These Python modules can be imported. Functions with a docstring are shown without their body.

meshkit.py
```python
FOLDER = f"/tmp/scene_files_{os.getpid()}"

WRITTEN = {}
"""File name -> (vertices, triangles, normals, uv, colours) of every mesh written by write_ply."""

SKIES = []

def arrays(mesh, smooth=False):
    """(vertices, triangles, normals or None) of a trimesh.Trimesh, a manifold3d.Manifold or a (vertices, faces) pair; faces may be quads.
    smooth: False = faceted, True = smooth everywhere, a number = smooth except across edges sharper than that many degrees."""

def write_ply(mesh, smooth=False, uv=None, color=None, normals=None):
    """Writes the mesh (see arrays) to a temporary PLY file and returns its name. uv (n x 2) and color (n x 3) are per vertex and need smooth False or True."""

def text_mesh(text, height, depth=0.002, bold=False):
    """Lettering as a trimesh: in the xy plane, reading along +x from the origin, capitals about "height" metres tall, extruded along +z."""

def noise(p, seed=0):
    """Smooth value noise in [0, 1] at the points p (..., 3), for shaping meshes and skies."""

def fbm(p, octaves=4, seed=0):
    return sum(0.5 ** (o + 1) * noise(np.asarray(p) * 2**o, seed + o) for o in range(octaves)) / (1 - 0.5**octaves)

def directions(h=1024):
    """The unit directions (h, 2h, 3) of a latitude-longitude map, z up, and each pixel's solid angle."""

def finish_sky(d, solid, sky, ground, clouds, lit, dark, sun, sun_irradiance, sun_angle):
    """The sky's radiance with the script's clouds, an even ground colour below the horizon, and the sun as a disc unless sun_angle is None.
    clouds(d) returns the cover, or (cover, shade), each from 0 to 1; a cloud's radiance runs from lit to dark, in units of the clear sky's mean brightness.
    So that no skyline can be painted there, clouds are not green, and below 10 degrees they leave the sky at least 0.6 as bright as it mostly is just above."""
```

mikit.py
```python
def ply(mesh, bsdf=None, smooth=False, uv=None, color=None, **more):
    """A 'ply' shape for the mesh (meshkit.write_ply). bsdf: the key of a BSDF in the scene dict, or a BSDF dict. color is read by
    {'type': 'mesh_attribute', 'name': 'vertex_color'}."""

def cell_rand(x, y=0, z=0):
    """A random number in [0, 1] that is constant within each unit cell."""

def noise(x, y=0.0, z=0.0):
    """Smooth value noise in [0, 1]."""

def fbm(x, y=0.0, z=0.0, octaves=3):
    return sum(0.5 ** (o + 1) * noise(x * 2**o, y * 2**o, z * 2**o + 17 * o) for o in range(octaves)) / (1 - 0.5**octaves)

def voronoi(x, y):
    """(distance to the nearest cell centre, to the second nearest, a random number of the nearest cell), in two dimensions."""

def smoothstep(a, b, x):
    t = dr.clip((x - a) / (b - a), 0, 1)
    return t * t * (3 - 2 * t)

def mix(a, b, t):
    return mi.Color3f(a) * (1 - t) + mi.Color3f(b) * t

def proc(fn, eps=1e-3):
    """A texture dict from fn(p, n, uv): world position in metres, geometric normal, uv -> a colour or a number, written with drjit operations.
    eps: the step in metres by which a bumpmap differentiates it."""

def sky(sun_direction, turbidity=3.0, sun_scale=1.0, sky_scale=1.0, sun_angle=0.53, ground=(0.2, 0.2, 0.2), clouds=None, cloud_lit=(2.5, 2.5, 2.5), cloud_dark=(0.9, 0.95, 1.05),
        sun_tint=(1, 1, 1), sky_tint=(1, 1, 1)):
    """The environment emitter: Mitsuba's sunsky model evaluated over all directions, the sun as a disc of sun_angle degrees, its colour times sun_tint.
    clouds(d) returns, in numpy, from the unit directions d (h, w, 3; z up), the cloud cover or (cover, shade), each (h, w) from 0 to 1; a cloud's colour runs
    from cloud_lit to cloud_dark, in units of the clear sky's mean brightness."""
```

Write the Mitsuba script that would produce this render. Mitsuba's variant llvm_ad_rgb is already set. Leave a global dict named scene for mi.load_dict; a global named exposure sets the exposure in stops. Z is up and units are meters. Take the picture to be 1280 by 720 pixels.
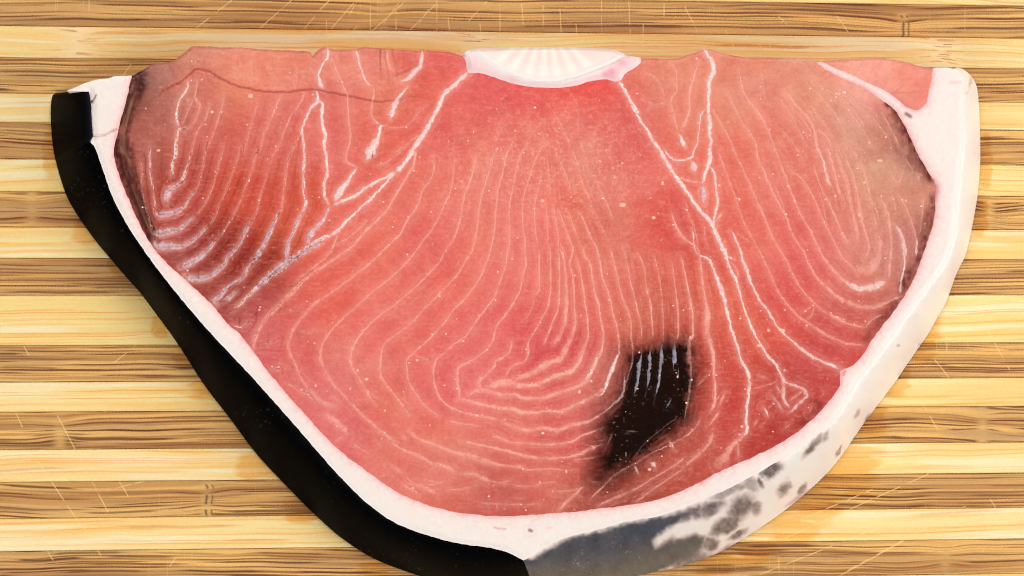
import math
import numpy as np
import shapely
import drjit as dr
import mitsuba as mi
import mikit
import meshkit
import trimesh
from scipy.spatial import Delaunay, cKDTree
from scipy.interpolate import PchipInterpolator
from scipy.ndimage import map_coordinates
from mikit import noise, fbm, cell_rand, smoothstep, mix

scene, labels = {}, {}

# ------------------------------------------------------------------ camera
DIST, TILT = 0.70, math.radians(6.2)           # metres from the board, slight lean of the stand
CAM = np.array([-DIST * math.sin(TILT), 0.0, DIST * math.cos(TILT)])
FWD = -CAM / np.linalg.norm(CAM)
RIGHT = np.cross(FWD, [0, 1, 0]); RIGHT /= np.linalg.norm(RIGHT)
UP = np.cross(RIGHT, FWD)
HALF = 0.16 / DIST                              # half of the frame's width at 1 m
exposure = 0.68
scene['camera'] = {'type': 'perspective', 'fov': 2 * math.degrees(math.atan(HALF)), 'fov_axis': 'x', 'near_clip': 0.05, 'far_clip': 20.0,
                   'to_world': mi.ScalarTransform4f().look_at(origin=CAM.tolist(), target=[0, 0, 0], up=[0, 1, 0])}

# ------------------------------------------------------------------ lamps: studio soft boxes over and beside the board, one added as fill
def softbox(key, pos, target, w, h, power, label):
    p, t = np.array(pos, float), np.array(target, float)
    d = (t - p) / np.linalg.norm(t - p)
    a = np.cross(d, [0.01, 0.99, 0.1]); a /= np.linalg.norm(a)
    b = np.cross(d, a)
    R = np.eye(4); R[:3, 0], R[:3, 1], R[:3, 2], R[:3, 3] = a, b, -d, p
    face = trimesh.Trimesh([[-w/2, -h/2, 0], [w/2, -h/2, 0], [w/2, h/2, 0], [-w/2, h/2, 0]], [[0, 2, 1], [0, 3, 2]], process=False)
    face.apply_transform(R)
    scene[key + '__diffuser'] = {**mikit.ply(face, 'lamp_black'), 'emitter': {'type': 'area', 'radiance': {'type': 'rgb', 'value': list(power)}}}
    hood = trimesh.Trimesh([[-w/2, -h/2, .004], [w/2, -h/2, .004], [w/2, h/2, .004], [-w/2, h/2, .004], [-.06, -.06, .22], [.06, -.06, .22], [.06, .06, .22], [-.06, .06, .22]],
                           [[0, 1, 5], [0, 5, 4], [1, 2, 6], [1, 6, 5], [2, 3, 7], [2, 7, 6], [3, 0, 4], [3, 4, 7], [4, 5, 6], [4, 6, 7]], process=False)
    hood.apply_transform(R)
    scene[key + '__hood'] = mikit.ply(hood, 'lamp_black')
    labels[key] = {'label': label, 'category': 'studio lamp', 'group': 'soft boxes over the board'}

scene['lamp_black'] = {'type': 'twosided', 'b': {'type': 'diffuse', 'reflectance': {'type': 'rgb', 'value': .03}}}
softbox('soft_box', (0.05, 1.05, 1.25), (0, 0, 0), 1.3, 0.9, (3.3, 3.26, 3.2), 'wide white soft box lamp above the cut edge of the steak')
softbox('soft_box_001', (1.15, -0.35, 0.75), (0, 0, 0), 1.0, 0.9, (2.8, 2.76, 2.7), 'white soft box lamp on the pale skin side of the board')
softbox('soft_box_002', (-0.75, -0.85, 1.05), (0, 0, 0), 0.9, 0.9, (2.9, 2.9, 2.9), 'white soft box added as fill on the black skin side of the board')  # unseen fill lamp, added to even out the light

# ------------------------------------------------------------------ helpers
TOP = 0.022                                     # thickness of the steak
def world(px, z):
    """points measured on the photograph -> the horizontal plane at height z"""
    px = np.asarray(px, float)
    x, y = (px[:, 0] - 640) / 640 * HALF, -(px[:, 1] - 360) / 640 * HALF
    d = FWD + x[:, None] * RIGHT + y[:, None] * UP
    t = (np.asarray(z) - CAM[2]) / d[:, 2]
    return CAM + d * t[:, None]

def lin(c):
    c = np.asarray(c, float) / 255
    return np.where(c <= .04045, c / 12.92, ((c + .055) / 1.055) ** 2.4)
def L3(*c): return [float(v) for v in lin(c)]
def nz(p, s, seed=0, k=0.0):
    p = np.asarray(p, float)
    return meshkit.noise(np.column_stack([p[:, 0] / s, p[:, 1] / (s if not k else k), np.full(len(p), seed * 7.31)]), seed)
def fb(p, s, seed=0, o=3):
    p = np.asarray(p, float)
    return meshkit.fbm(np.column_stack([p / s, np.full(len(p), seed * 3.7)]), o, seed)
def sstep(a, b, x):
    t = np.clip((x - a) / (b - a), 0, 1)
    return t * t * (3 - 2 * t)

TILES = dict(A=(50, 50), B=(300, 50), C=(550, 50), D=(760, 50), E=(980, 50), F=(130, 180), G=(380, 180), H=(600, 180), I=(780, 180), J=(980, 180),
             K=(230, 310), M=(480, 310), N=(680, 310), O=(880, 310), Q=(980, 390), R=(290, 430), S=(500, 440), T=(700, 440), U=(860, 440), V=(400, 550), W=(600, 550), X=(780, 550))
def parse(s, w):
    """'F 10,20 30,40,5 ...' -> (n,2) points, (n,) widths"""
    o, pts, ws = (0, 0), [], []
    k = 1.0
    for t in s.split():
        if ',' in t:
            v = [float(q) for q in t.split(',')]
            pts.append((o[0] + v[0] * k, o[1] + v[1] * k)); ws.append(v[2] if len(v) > 2 else w)
        elif t == 'P': o, k = (0, 0), 1.0
        else: o, k = TILES[t], .2
    return np.array(pts), np.array(ws, float)
def smooth_line(p, step, *more):
    d = np.r_[0, np.cumsum(np.maximum(np.hypot(*np.diff(p, axis=0).T), 1e-6))]
    n = max(int(d[-1] / step), 2)
    t = np.linspace(0, d[-1], n + 1)
    return (np.column_stack([PchipInterpolator(d, p[:, 0])(t), PchipInterpolator(d, p[:, 1])(t)]), t, *[np.interp(t, d, m) for m in more])
def pts(s): return np.array([[float(q) for q in t.split(',')] for t in s.split()])
def rough(p, amp, scale, seed):
    """ragged edge: the ends stay"""
    q, t = smooth_line(p, 1.3)[:2]
    tan = np.gradient(q, axis=0); tan /= np.linalg.norm(tan, axis=1, keepdims=True) + 1e-9
    a = (meshkit.fbm(np.column_stack([t / scale, np.full(len(t), seed * 5.1), np.zeros(len(t))]), 3, seed) - .5) * 2 * amp
    a *= np.minimum(1, np.minimum(t, t[-1] - t) / 6)
    return q + np.column_stack([-tan[:, 1], tan[:, 0]]) * a[:, None]

# ------------------------------------------------------------------ outlines measured on the steak (photograph points)
TOP_LEFT = rough(pts('165,94.5 172,91 181,85 190,80 203,78 216,76 225,69 232,64 242,57 270,58 306,59 335,61 360,62 388,64 391,69 396,63 408,58 420,61 443,60 460,58 480,60 500,62 528,63 550,64 573,68 577,70'), .7, 9, 1)
MEMB_LOW = rough(pts('577,70 582,77 583,84 586,91 598,91.5 616,96 636,103 660,108 690,110 720,107 740,101 756,99 770,102 776,100 781,93 794,84 800,79 803,73'), .5, 7, 2)
TOP_MID = rough(pts('803,73 816,72.5 832,74 844,73 853,71 860,68 872,65 884,61 890,62 900,65.5 910,68 930,71 950,72 985,72 1016,72.5 1020,78'), .6, 9, 3)
INNER = rough(pts('1020,78 1040,92 1058,100 1076,108 1088,115 1100,124 1111,131 1120,140 1128,153 1136,168 1146,190 1160,214 1167,226 1170,236 1169,252 1169,262 1165,283 1159,303 1153,320 1147,337 1136,360 1118,388 1104,406 1088,428 1076,446 1064,458 '
                  '1050,466 1050,478 1044,491 1028,511 1004,534 980,551 956,564 928,577 900,589 876,602 856,612 820,625 780,632 740,637 700,641 674,643 627,645 580,642 540,633 500,617 460,590 427,565 377,513 348,480 328,455 310,430 300,418 287,407 267,383 240,357 213,333 190,307 173,277 157,240 147,213 142,188 146,172 150,155 158,124 165,94.5'), 1.2, 7, 4)
WEDGE_UP = rough(pts('1020,78 1028,77'), .1, 9, 5)
FLAP_LOW = rough(pts('1028,77 1040,83 1064,93 1084,103 1104,112 1124,126 1136,135 1146,137.5 1153,134 1158,127 1162,110 1166,85'), .7, 6, 6)
FLAP_TOP = rough(pts('1028,77 1040,75.5 1064,73.5 1082,72.5 1100,72 1116,74 1132,77 1148,82 1166,85'), .5, 9, 7)
FAT_TOPR = rough(pts('1166,85 1180,84.5 1192,86'), .2, 9, 8)
RIM_PALE = rough(pts('1192,86 1199,91 1203,102 1205,125 1205,170 1201,210 1197,250 1195,280 1191,305 1185,322 1172,345 1152,370 1128,402 1104,436 1074,474 1040,528 1010,552 980,572 946,592 908,612 864,630 820,646 794,650 744,663 704,673 680,684 664,696 654,700.5'), .8, 9, 9)
RIM_BLACK = rough(pts('654,700.5 640,693 614,685 577,680 537,670 493,653 460,630 427,598 367,530 320,477 273,427 240,390 213,357 187,323 160,283 138,240 127,208 117,182 113,177 116,170 115,154 114,134 111,114.5'), .5, 5, 10)
FAT_TOPL = rough(pts('111,114.5 84,114 92,110 100,107 109,103 120,100 136,97.5 144,95.5 154,95 165,94.5'), .5, 7, 11)
OUT_PALE = pts('1196,84.5 1206,87 1213,92 1219,100 1223,110 1226,146 1227,194 1224,240 1220,266 1214,296 1208,320 1198,340 1183,380 1176,392 1160,420 1146,440 1120,478 1083,527 1043,583 1013,613 976,643 936,670 896,693 853,708 800,720 770,727 720,735 668,739')
OUT_BLACK = pts('668,739 610,738 560,731 520,719 470,700 427,673 393,643 360,610 320,567 290,527 252,477 233,447 213,417 190,386 175,366 158,347 140,326 120,302 102,277 83,245 75,222 69,200 65,175 63,140 65,120 68,116')
BONE_LOW = rough(pts('588,62 600,71 616,82 636,93 660,101 686,103.5 714,99.5 742,90 766,80 783,70'), .4, 7, 12)
BONE_TOP = rough(pts('588,62 600,60 620,59 690,58 740,59 762,60 771,62 777,65 783,70'), .3, 8, 13)
MEMB_TL = rough(pts('577,70 582,65 588,62'), .2, 9, 14)
MEMB_TR = rough(pts('783,70 792,71 803,73'), .2, 9, 15)
CRACK = rough(parse('A 640,430 720,360 800,300 880,260 940,210 980,185 1040,190 1100,225 1180,265 1280,300 B 60,305 130,320 300,325 400,310 500,315 560,325 680,350 780,370 880,385 1000,370 1180,340', 2)[0], 1.3, 6, 16)
TOP_EDGE = np.vstack([FAT_TOPL, TOP_LEFT, BONE_TOP, TOP_MID, FLAP_TOP, FAT_TOPR])

def ring(*pieces):
    out = []
    for p in pieces: out.append(p[:-1])
    return np.vstack(out)
r_ = lambda p: p[::-1]
FLESH_RING = ring(TOP_LEFT, MEMB_LOW, TOP_MID, INNER)
FLAP_RING = ring(FLAP_TOP, r_(FLAP_LOW))
FAT_RING = ring(r_(INNER), WEDGE_UP, FLAP_LOW, FAT_TOPR, RIM_PALE, RIM_BLACK, FAT_TOPL)
BONE_RING = ring(BONE_TOP, r_(BONE_LOW))
MEMB_RING = ring(MEMB_TL, BONE_LOW, MEMB_TR, r_(MEMB_LOW))

# ------------------------------------------------------------------ connective tissue, line by line: (kind, width, strength, points)
# kinds: n pale seam, w white seam, m silvery mottled seam, g grey-lilac seam over the dark muscle, d dark streak, t tan streak
SEAMS = [
 ('w',3,.9,'A 925,255 915,310 885,360 860,420 852,490 870,545'), ('w',4,.95,'A 905,555 870,560 855,610 848,720 F 455,0 445,80 430,130 425,205'),
 ('n',2,.5,'A 985,250 970,340 930,430 890,525'), ('n',2,.6,'A 930,370 985,385 1000,405 970,500 930,550 890,565'), ('w',2.5,.7,'A 960,360 985,380 998,408'),
 ('n',2,.5,'A 1060,400 1030,500 970,600 945,720 F 555,0 540,80 515,160'), ('w',4,.8,'F 540,60,2 515,160,3 500,200,5 480,245,5'),
 ('m',8,.95,'F 490,238,4 440,270,9 400,300,12 385,340,11 400,375,4'),
 ('n',2,.5,'A 1155,340 1110,500 1080,590 1040,690'), ('n',2.2,.65,'F 640,0 630,60 620,130 605,190 580,270 555,310 525,350 490,400'),
 ('m',6,.95,'F 570,290,3 525,350,4 490,400,6 430,430,8 380,440,9 340,440,8 322,410,5'), ('w',2.5,.7,'F 285,20 285,140,3 300,240,2 310,330 322,410'),
 ('n',2.2,.55,'F 745,20 720,110 700,190 660,310 620,390 570,450'), ('m',6,.95,'F 570,450,3 520,490,6 470,530,7 410,545,9 340,560,10 305,545,6'), ('n',2,.6,'F 235,100 235,250 245,330 270,430 305,540'),
 ('n',2,.5,'B 110,400 60,560 20,700 F 860,10 830,110 800,190 760,290 720,380 690,460 650,510'), ('m',6,.95,'F 650,510,2.5 600,560,4 540,610,6 480,640,7 410,640,10 340,640,11 310,600,5'),
 ('n',2.2,.6,'B 265,330 230,400 190,500 150,590 115,700 F 960,40 930,150 900,230 865,320 830,400 790,480 740,560 690,610,3'), ('m',6,1,'F 700,600,3 640,670,6 K 90,60,8 30,95,10 -20,118,8'),
 ('n',2,.5,'B 410,320 370,400 320,470 280,560 250,650 F 1050,80 1020,180 1000,250 975,330,2.4 950,430,3 925,480,3.5'), ('m',5,1,'F 925,480,3 890,530,5 860,600,5 820,660,5 770,712,5 K 260,90,5 210,140,7 150,180,9 90,190,11 30,185,11 5,172,7'),
 ('n',2,.5,'B 385,590 340,650 310,720 F 1180,30 1150,110'), ('n',2.6,.7,'F 1195,0 1150,100 1130,240 1110,400,3 1095,440,4'), ('m',5,1,'F 1100,420,3.5 1040,540,6 1010,610,6 970,680,6 940,720,6 K 455,60,6 400,130,6 370,180,5.5 300,230,6 250,270,6 215,310,8 190,330,9 205,350,6'),
 ('w',4,.9,'B 475,310,3 485,380,6 440,430 405,510 385,570 395,640 400,720 F 1250,100,4 1245,200 1250,300 1260,370,5 1240,430,5'), ('m',5,1,'F 1240,430,5 1210,480,6 1180,560,6 1150,620,7 1140,680,7 1165,718,5'),
 ('w',5,.9,'B 485,380,6 515,400 510,470,5 515,540 535,600 525,670 540,720 G 140,80,4 145,190,4 125,240,4 125,310,4 160,372,4'),
 ('w',6,.95,'C 175,205,9 150,225,7 80,290,5 20,350,7 B 1230,440,6 1170,550,6 1110,640,7 1060,720,7 G 650,90,7 570,178,7'),
 ('w',6,.9,'G 570,178,7 500,212,5 460,230,5 380,275,6 330,315,6 250,350,5 180,382,3'),
 ('w',5,.9,'G 560,190,5 500,255,4 400,360,4 310,440,4 220,530,5 200,555,5 120,590,5 40,630,6 0,660,6 K 700,60,5'),
 ('m',8,1,'K 790,5,7 700,55,8 650,85,9 600,120,12 550,160,9 500,205,8 460,240,6'), ('w',4,.85,'K 720,55,3 620,135,3.5 520,195,4 450,255,6 400,300,5 350,350,4 305,385,3'),
 ('m',4,.7,'K 330,260,5 280,310,7 240,330,5'), ('m',4,.8,'K 640,0,5 645,50,7 670,85,5'),
 ('m',5,.95,'G 160,385,4 130,450,4 90,510,6 50,550,9 30,590,9 20,640,5'), ('m',6,.8,'K 860,-40,7 800,0,6 760,25,4'),
 ('w',6,.95,'G 333,143,2 310,175,4 285,215,6 255,255,9 225,295,14 205,330,13 195,355,7'),
 ('w',6,.95,'B 915,535,2 885,535,3 868,590,6 845,645,10 815,700,13 G 430,50,13 405,78,10 390,105,4'),
 ('w',5,.95,'B 1050,288,3 1000,350,4 970,400,7 952,450,9 942,492,5'), ('n',4,.7,'B 920,65,3 920,130,5 945,175,3'), ('w',5,.8,'B 1140,65,5 1130,150,5 1090,200,8 1040,245,6 1000,262,3'),
 ('w',3,.8,'B 720,55,3 740,110,4 755,170 785,250,2.5 825,290'), ('n',2.4,.7,'B 825,290 835,330 825,400 820,470 850,510 880,530'),
 ('n',2.4,.7,'B 560,85 590,150 620,230 650,300 670,340 675,430 680,520 690,600 680,660 665,710 G 260,100 300,130 330,145'),
 ('w',4,.9,'B 545,40,5 550,100,5 510,160,3 490,220,3 500,265,6 515,305,6'), ('n',1.6,.4,'B 890,535 1000,548 1060,520 1120,450 1170,410'), ('n',1.8,.5,'B 960,710 1040,650 1120,590'),
 ('n',1.8,.5,'G 655,0 560,80 500,120 440,135'), ('n',1.6,.4,'B 70,120 70,260'), ('n',1.6,.35,'B 190,120 195,200'), ('n',1.6,.35,'B 355,150 350,280'), ('n',1.6,.4,'A 1215,100 1220,200'),
 ('n',3,.75,'G 695,30,4 685,120,4 650,190 600,270 560,340 510,420 440,490 370,560 300,640 K 960,55,3 860,120 760,190,4 700,250,5 640,310,5 570,380,5 510,440,5 470,500,5 440,580,5 432,630,4'),
 ('n',2.5,.6,'K 930,5 840,100 760,160 690,225'), ('n',2.5,.65,'G 205,560 185,630 120,710'), ('n',2,.5,'G 390,480 320,550 200,630'),
 ('n',2.6,.6,'G 815,100 800,200,1.5 740,290 710,380 650,470 600,560 540,620 480,680 K 1110,140,3.5 1040,190 960,250 870,310 810,350,4 750,420 700,480,4 665,550,4 650,600,4 660,650 690,720 R 400,140,3 440,230 490,300 550,360,3 650,390,3'),
 ('n',2.2,.5,'G 940,80,1.4 920,270 880,370 850,440 800,530 740,610 690,680 M 130,100 60,170 0,220 K 1160,290 1060,380 980,450,3 900,540,4 865,600,4 850,660,4 860,720,4 R 545,80,4 570,140,3 620,230,3 690,310 740,370 820,450,4 890,510,4 960,570,4 1030,620,4'),
 ('n',2.2,.55,'G 1075,80,1.4 1050,190 1000,330 970,490 930,600 870,690 M 350,80 280,160 190,250 120,310 60,360 0,400 K 1200,440 1110,530,3 1060,610,3.4 1040,680,3.4 1035,720,3.4 R 740,90,3 745,130,3 780,190 820,260,2 860,330,2 900,380,2'),
 ('n',2.2,.55,'G 1200,30,1.4 1150,190 1100,370 1080,530 1050,660 1020,715 M 510,80 460,160,3 400,230 330,300 240,390 170,470 80,540 0,600 R 930,80,3 922,170,3 960,250 1010,310 S 60,400'),
 ('n',1.8,.4,'H 100,20 60,130 35,220'), ('n',2.2,.55,'H 200,0 160,80 140,180 110,300 100,400 90,520 70,640 M 620,140 580,220 500,320 440,380 390,450 320,530 250,600 180,660 140,715 S 40,100,3 50,170 85,240 150,330 250,400'),
 ('n',2.2,.55,'H 300,0 240,100 215,220 195,320 180,430 185,560 175,660 M 760,110 740,160 710,250 690,310 640,370 560,480 510,550 440,600 370,660 310,710 S 220,60,3 205,130,3 220,220,3 260,300 340,360,3.5 400,380 520,405,3.5 620,425,3'),
 ('n',2.2,.5,'H 400,0 340,110 310,200 280,290 265,400 265,500 280,600 280,700'), ('n',2.6,.6,'M 880,20 885,90 865,180,2 850,260,2 810,340 750,430 700,490 680,570 650,620 580,680 520,715 S 440,60,3 360,110,4 355,170,5 365,230,4 368,292,3'),
 ('n',3.5,.75,'S 368,292,3 440,310,4 530,330,4 620,350,4 700,355,5 760,380,5 860,380,4 920,368,3 1000,370,4 1100,330,4 1180,295,4 1240,260,5 1280,225,5'), ('w',4,.9,'T 230,280,3 270,250,4 290,215,5 310,140,6 340,70,5 365,15,4 N 465,665,3'),
 ('n',2.6,.7,'H 630,440 660,510 690,580 730,655 N 345,70 365,180 400,270 430,400 460,530 470,640 462,690'),
 ('n',1.8,.5,'H 390,180 360,290 340,400 345,530 360,640'), ('n',2.2,.6,'M 970,20 968,130 970,250 940,300'), ('n',1.8,.4,'M 940,300 900,420 865,455'),
 ('n',3,.65,'M 795,590 785,640 740,685 690,715 S 590,75,3.5 550,130,3.5 490,190,5 500,240,6'), ('n',4,.75,'S 430,265,3 500,240,6 580,250,5 640,270,3.5 710,265,4.5 780,290,4.5 880,290,4.5 960,265,4 1040,240,4.5 1110,215,4 1160,185,4.5 1210,90,5 1250,10,4'),
 ('n',3,.75,'N 330,700,4 365,610,3 370,540 350,430,2.5 340,350 320,290 300,170 285,90 255,50 245,0'), ('n',1.8,.5,'H 555,430 590,530 630,630 645,655'),
 ('n',2.4,.55,'M 1035,0 1040,180 1035,300 1020,370,3 980,450,3 940,520 900,600,3 900,660,3 870,715 S 740,70,3 680,110,3 658,158,3.5'),
 ('n',2.4,.6,'M 1085,0 1095,150,3 1095,260 1080,400 1050,470 1020,550 1000,600'), ('n',4,.65,'N 100,0,2 125,80,3 135,200,4 140,330,4 135,430,5 110,520,5 60,600,6 '), ('n',6,.75,'S 1030,20,4 1000,45,6 940,65,7 870,105,7 800,145,6 715,165,5'),
 ('n',2.5,.6,'H 490,410 530,520 560,600 580,660 N 160,100 180,180 185,300,3 190,380 195,450,4 180,530,5 140,620,6 105,690,6'), ('n',5,.85,'S 1140,0,5 1100,90,5 1070,120,6 1030,135,6 960,155,5 890,190,5 820,210,4 750,210,6 690,190,9 640,190,9 590,205,7 545,217,3'),
 ('n',2.8,.65,'N 205,60,2 235,200 255,330 270,430 275,540,3 250,620,5 205,715,6'), ('w',5,.8,'S 1250,0,4 1220,70,6 1180,150,4 1140,195,3'), ('n',1.8,.5,'H 495,610 545,715'),
 ('n',1.6,.45,'H 420,80 430,200 440,330'), ('n',1.8,.5,'H 410,360 420,480 425,600 430,710'), ('n',2.2,.6,'H 460,390 475,500 490,600 490,710'),
 ('n',2,.5,'H 490,90 530,180 560,260 570,300'), ('n',2,.5,'H 570,30 610,130 640,250 680,330'), ('n',2,.5,'H 740,270 790,370 830,470'), ('n',1.6,.4,'H 690,380 750,500 800,600'),
 ('n',1.4,.35,'C 640,510 580,580 520,680'), ('n',1.4,.3,'C 720,470 770,560 820,680'), ('n',1.4,.3,'C 520,520 470,600 430,700'), ('n',1.4,.25,'C 840,400 880,500'), ('n',1.4,.28,'C 400,520 350,640 330,715'),
 ('n',3.5,.7,'S 640,435,4 720,470,5 800,490,4 890,475,5 980,490,5 1060,460,5 1160,440,4 1220,410 1280,375'), ('n',2.4,.45,'S 300,430 400,450,3 500,465,2'), ('w',3.5,.85,'T 255,395,2 330,330,3 385,270,5 405,200,4 405,150,3'), ('n',2.4,.6,'N 415,10 450,140 480,270 510,360 540,450 545,560 555,640 550,715 T 440,100 410,200'),
 ('n',3,.65,'S 590,520,3 680,560,3.5 780,570,3.5 880,580,3.5 1000,575,3 1080,555 1140,520,3.5 1230,490 1280,470'), ('n',3,.65,'S 400,560,2.5 540,590 680,620,3 780,650,4 900,665,4 1020,660,3 1120,640,4 1190,605,6 1265,575,4'),
 ('n',3.4,.6,'S 60,490,4 120,545,4 200,575,3 280,605,4.5 350,630,4 450,650,4.5 540,680 640,710'), ('n',3,.5,'S 0,600 80,640,3.5 150,665,4 210,715'),
 ('n',2.4,.45,'W 0,110 60,140 200,165 330,185,3 440,180,3 520,190'), ('n',2.2,.35,'W 0,220 60,255 150,270 300,290,3 380,275 480,265,3'), ('n',2.4,.35,'W 0,395 100,400 260,405 380,400'),
 ('n',4,.6,'V 700,150,3 780,165,4 850,205,4'), ('n',5,.6,'V 880,215,4 960,215,5 1010,235,5 1065,262,5'), ('n',2.6,.5,'V 440,10 520,60 620,100,4 720,160'), ('n',4,.55,'V 760,45,4 860,85,4 1000,130,4 1150,160 1280,170'), ('n',4,.4,'V 540,270,5 620,290,6 740,340'), ('n',4,.35,'V 420,150,5 520,210,6'),
 ('w',3,.6,'R 235,155,4 300,150,4 300,130,3'), ('n',2,.5,'R 230,155 310,148 370,150'), ('n',6,.5,'R 580,440,5 640,480,8 720,560,6'), ('n',2.5,.4,'R 330,240 420,290 500,330'), ('n',5,.45,'R 480,280,4 560,360,6 660,400,5'), ('n',2,.5,'R 640,620 690,580 740,560'),
 ('w',2.5,.7,'K 300,480,2 350,490,3 390,475,3 410,455,2'), ('n',2,.5,'K 480,590 530,590 580,570'), ('n',1.8,.35,'K 740,540 800,520 890,510'), ('n',1.6,.3,'K 620,400 680,380 760,360'),
 ('n',2.4,.55,'N 495,0 520,100 550,240 580,370 600,450 610,560'), ('n',2.2,.55,'N 590,40 630,140 640,250 665,350,3 675,460 680,560'), ('n',1.8,.45,'N 685,40 720,180 735,290 745,450 745,590'), ('n',2.2,.55,'N 800,90,1.6 820,240 830,340,3 838,420,3 840,500,3 830,580'),
 ('g',6,.85,'N 735,600,5 735,720,6 T 630,60,5 625,130,4 600,265,3'), ('g',6,.85,'N 818,590,6 815,720,7 T 715,40,5 710,110,3'), ('g',5,.8,'N 668,640,4 660,720,6 T 560,80,7 545,220,4'), ('g',5,.8,'N 608,655,3 600,720,5 T 495,90,6 485,190,5 460,260,3'),
 ('g',3,.4,'T 740,100,2 735,170,3'), ('g',3,.35,'T 700,290 660,350'),
 ('n',3.4,.8,'N 860,60,1.6 890,200,2 915,330,3 930,430,3 930,540,3 905,590,6 910,715,5 T 800,0,4 820,100,3 810,230,4 795,320,3 780,415,2'),
 ('n',4,.85,'I 300,430,1.6 350,560 N 965,20,2 990,200,3 1010,330,3 1020,420,7 1015,500,7 1040,600,5 1060,700,4 T 960,130,4 970,220,3 970,290 940,370'),
 ('w',4.5,.85,'I 430,520,2 460,690,2 N 1030,70,3 1080,190,6 1130,320,6 1150,420,4 1180,540,4 1220,660,4 T 1125,40,4 1170,110,4 1185,200,6 1175,290,4 1165,400,4 1165,490,5 1120,540,3'),
 ('n',1.8,.5,'I 380,350 400,430 440,530 465,700'), ('n',1.8,.5,'I 500,500 510,600 530,650'),
 ('w',4.5,.95,'C 1115,255,7 1180,360,4 1240,460,4 D 150,410,4 220,530,4 290,640,5 340,715,7 I 260,100,6 330,210,6 400,310,5 470,410,5 540,490,7 590,600,7 640,700,6 O 145,70,5 175,150,4 205,210,5 235,320,3 265,420,3 300,510,4 345,590,3 400,680 440,720 U 575,130,3 600,200,4'),
 ('w',6,.9,'O 150,60,6 185,70,3'), ('n',3,.6,'O 150,80 200,130 215,190'), ('n',2.4,.5,'U 490,10 540,70 580,140'),
 ('w',6.5,.95,'D 600,55,8 625,100,7 655,140,7 660,190,7 635,250,6 630,330,6 625,420,6 635,520,6 640,620,6 635,715,6 I 540,80,6 510,170,5 490,250,6'), ('m',9,.9,'I 490,250,5 495,310,12 490,370,10'),
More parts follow.
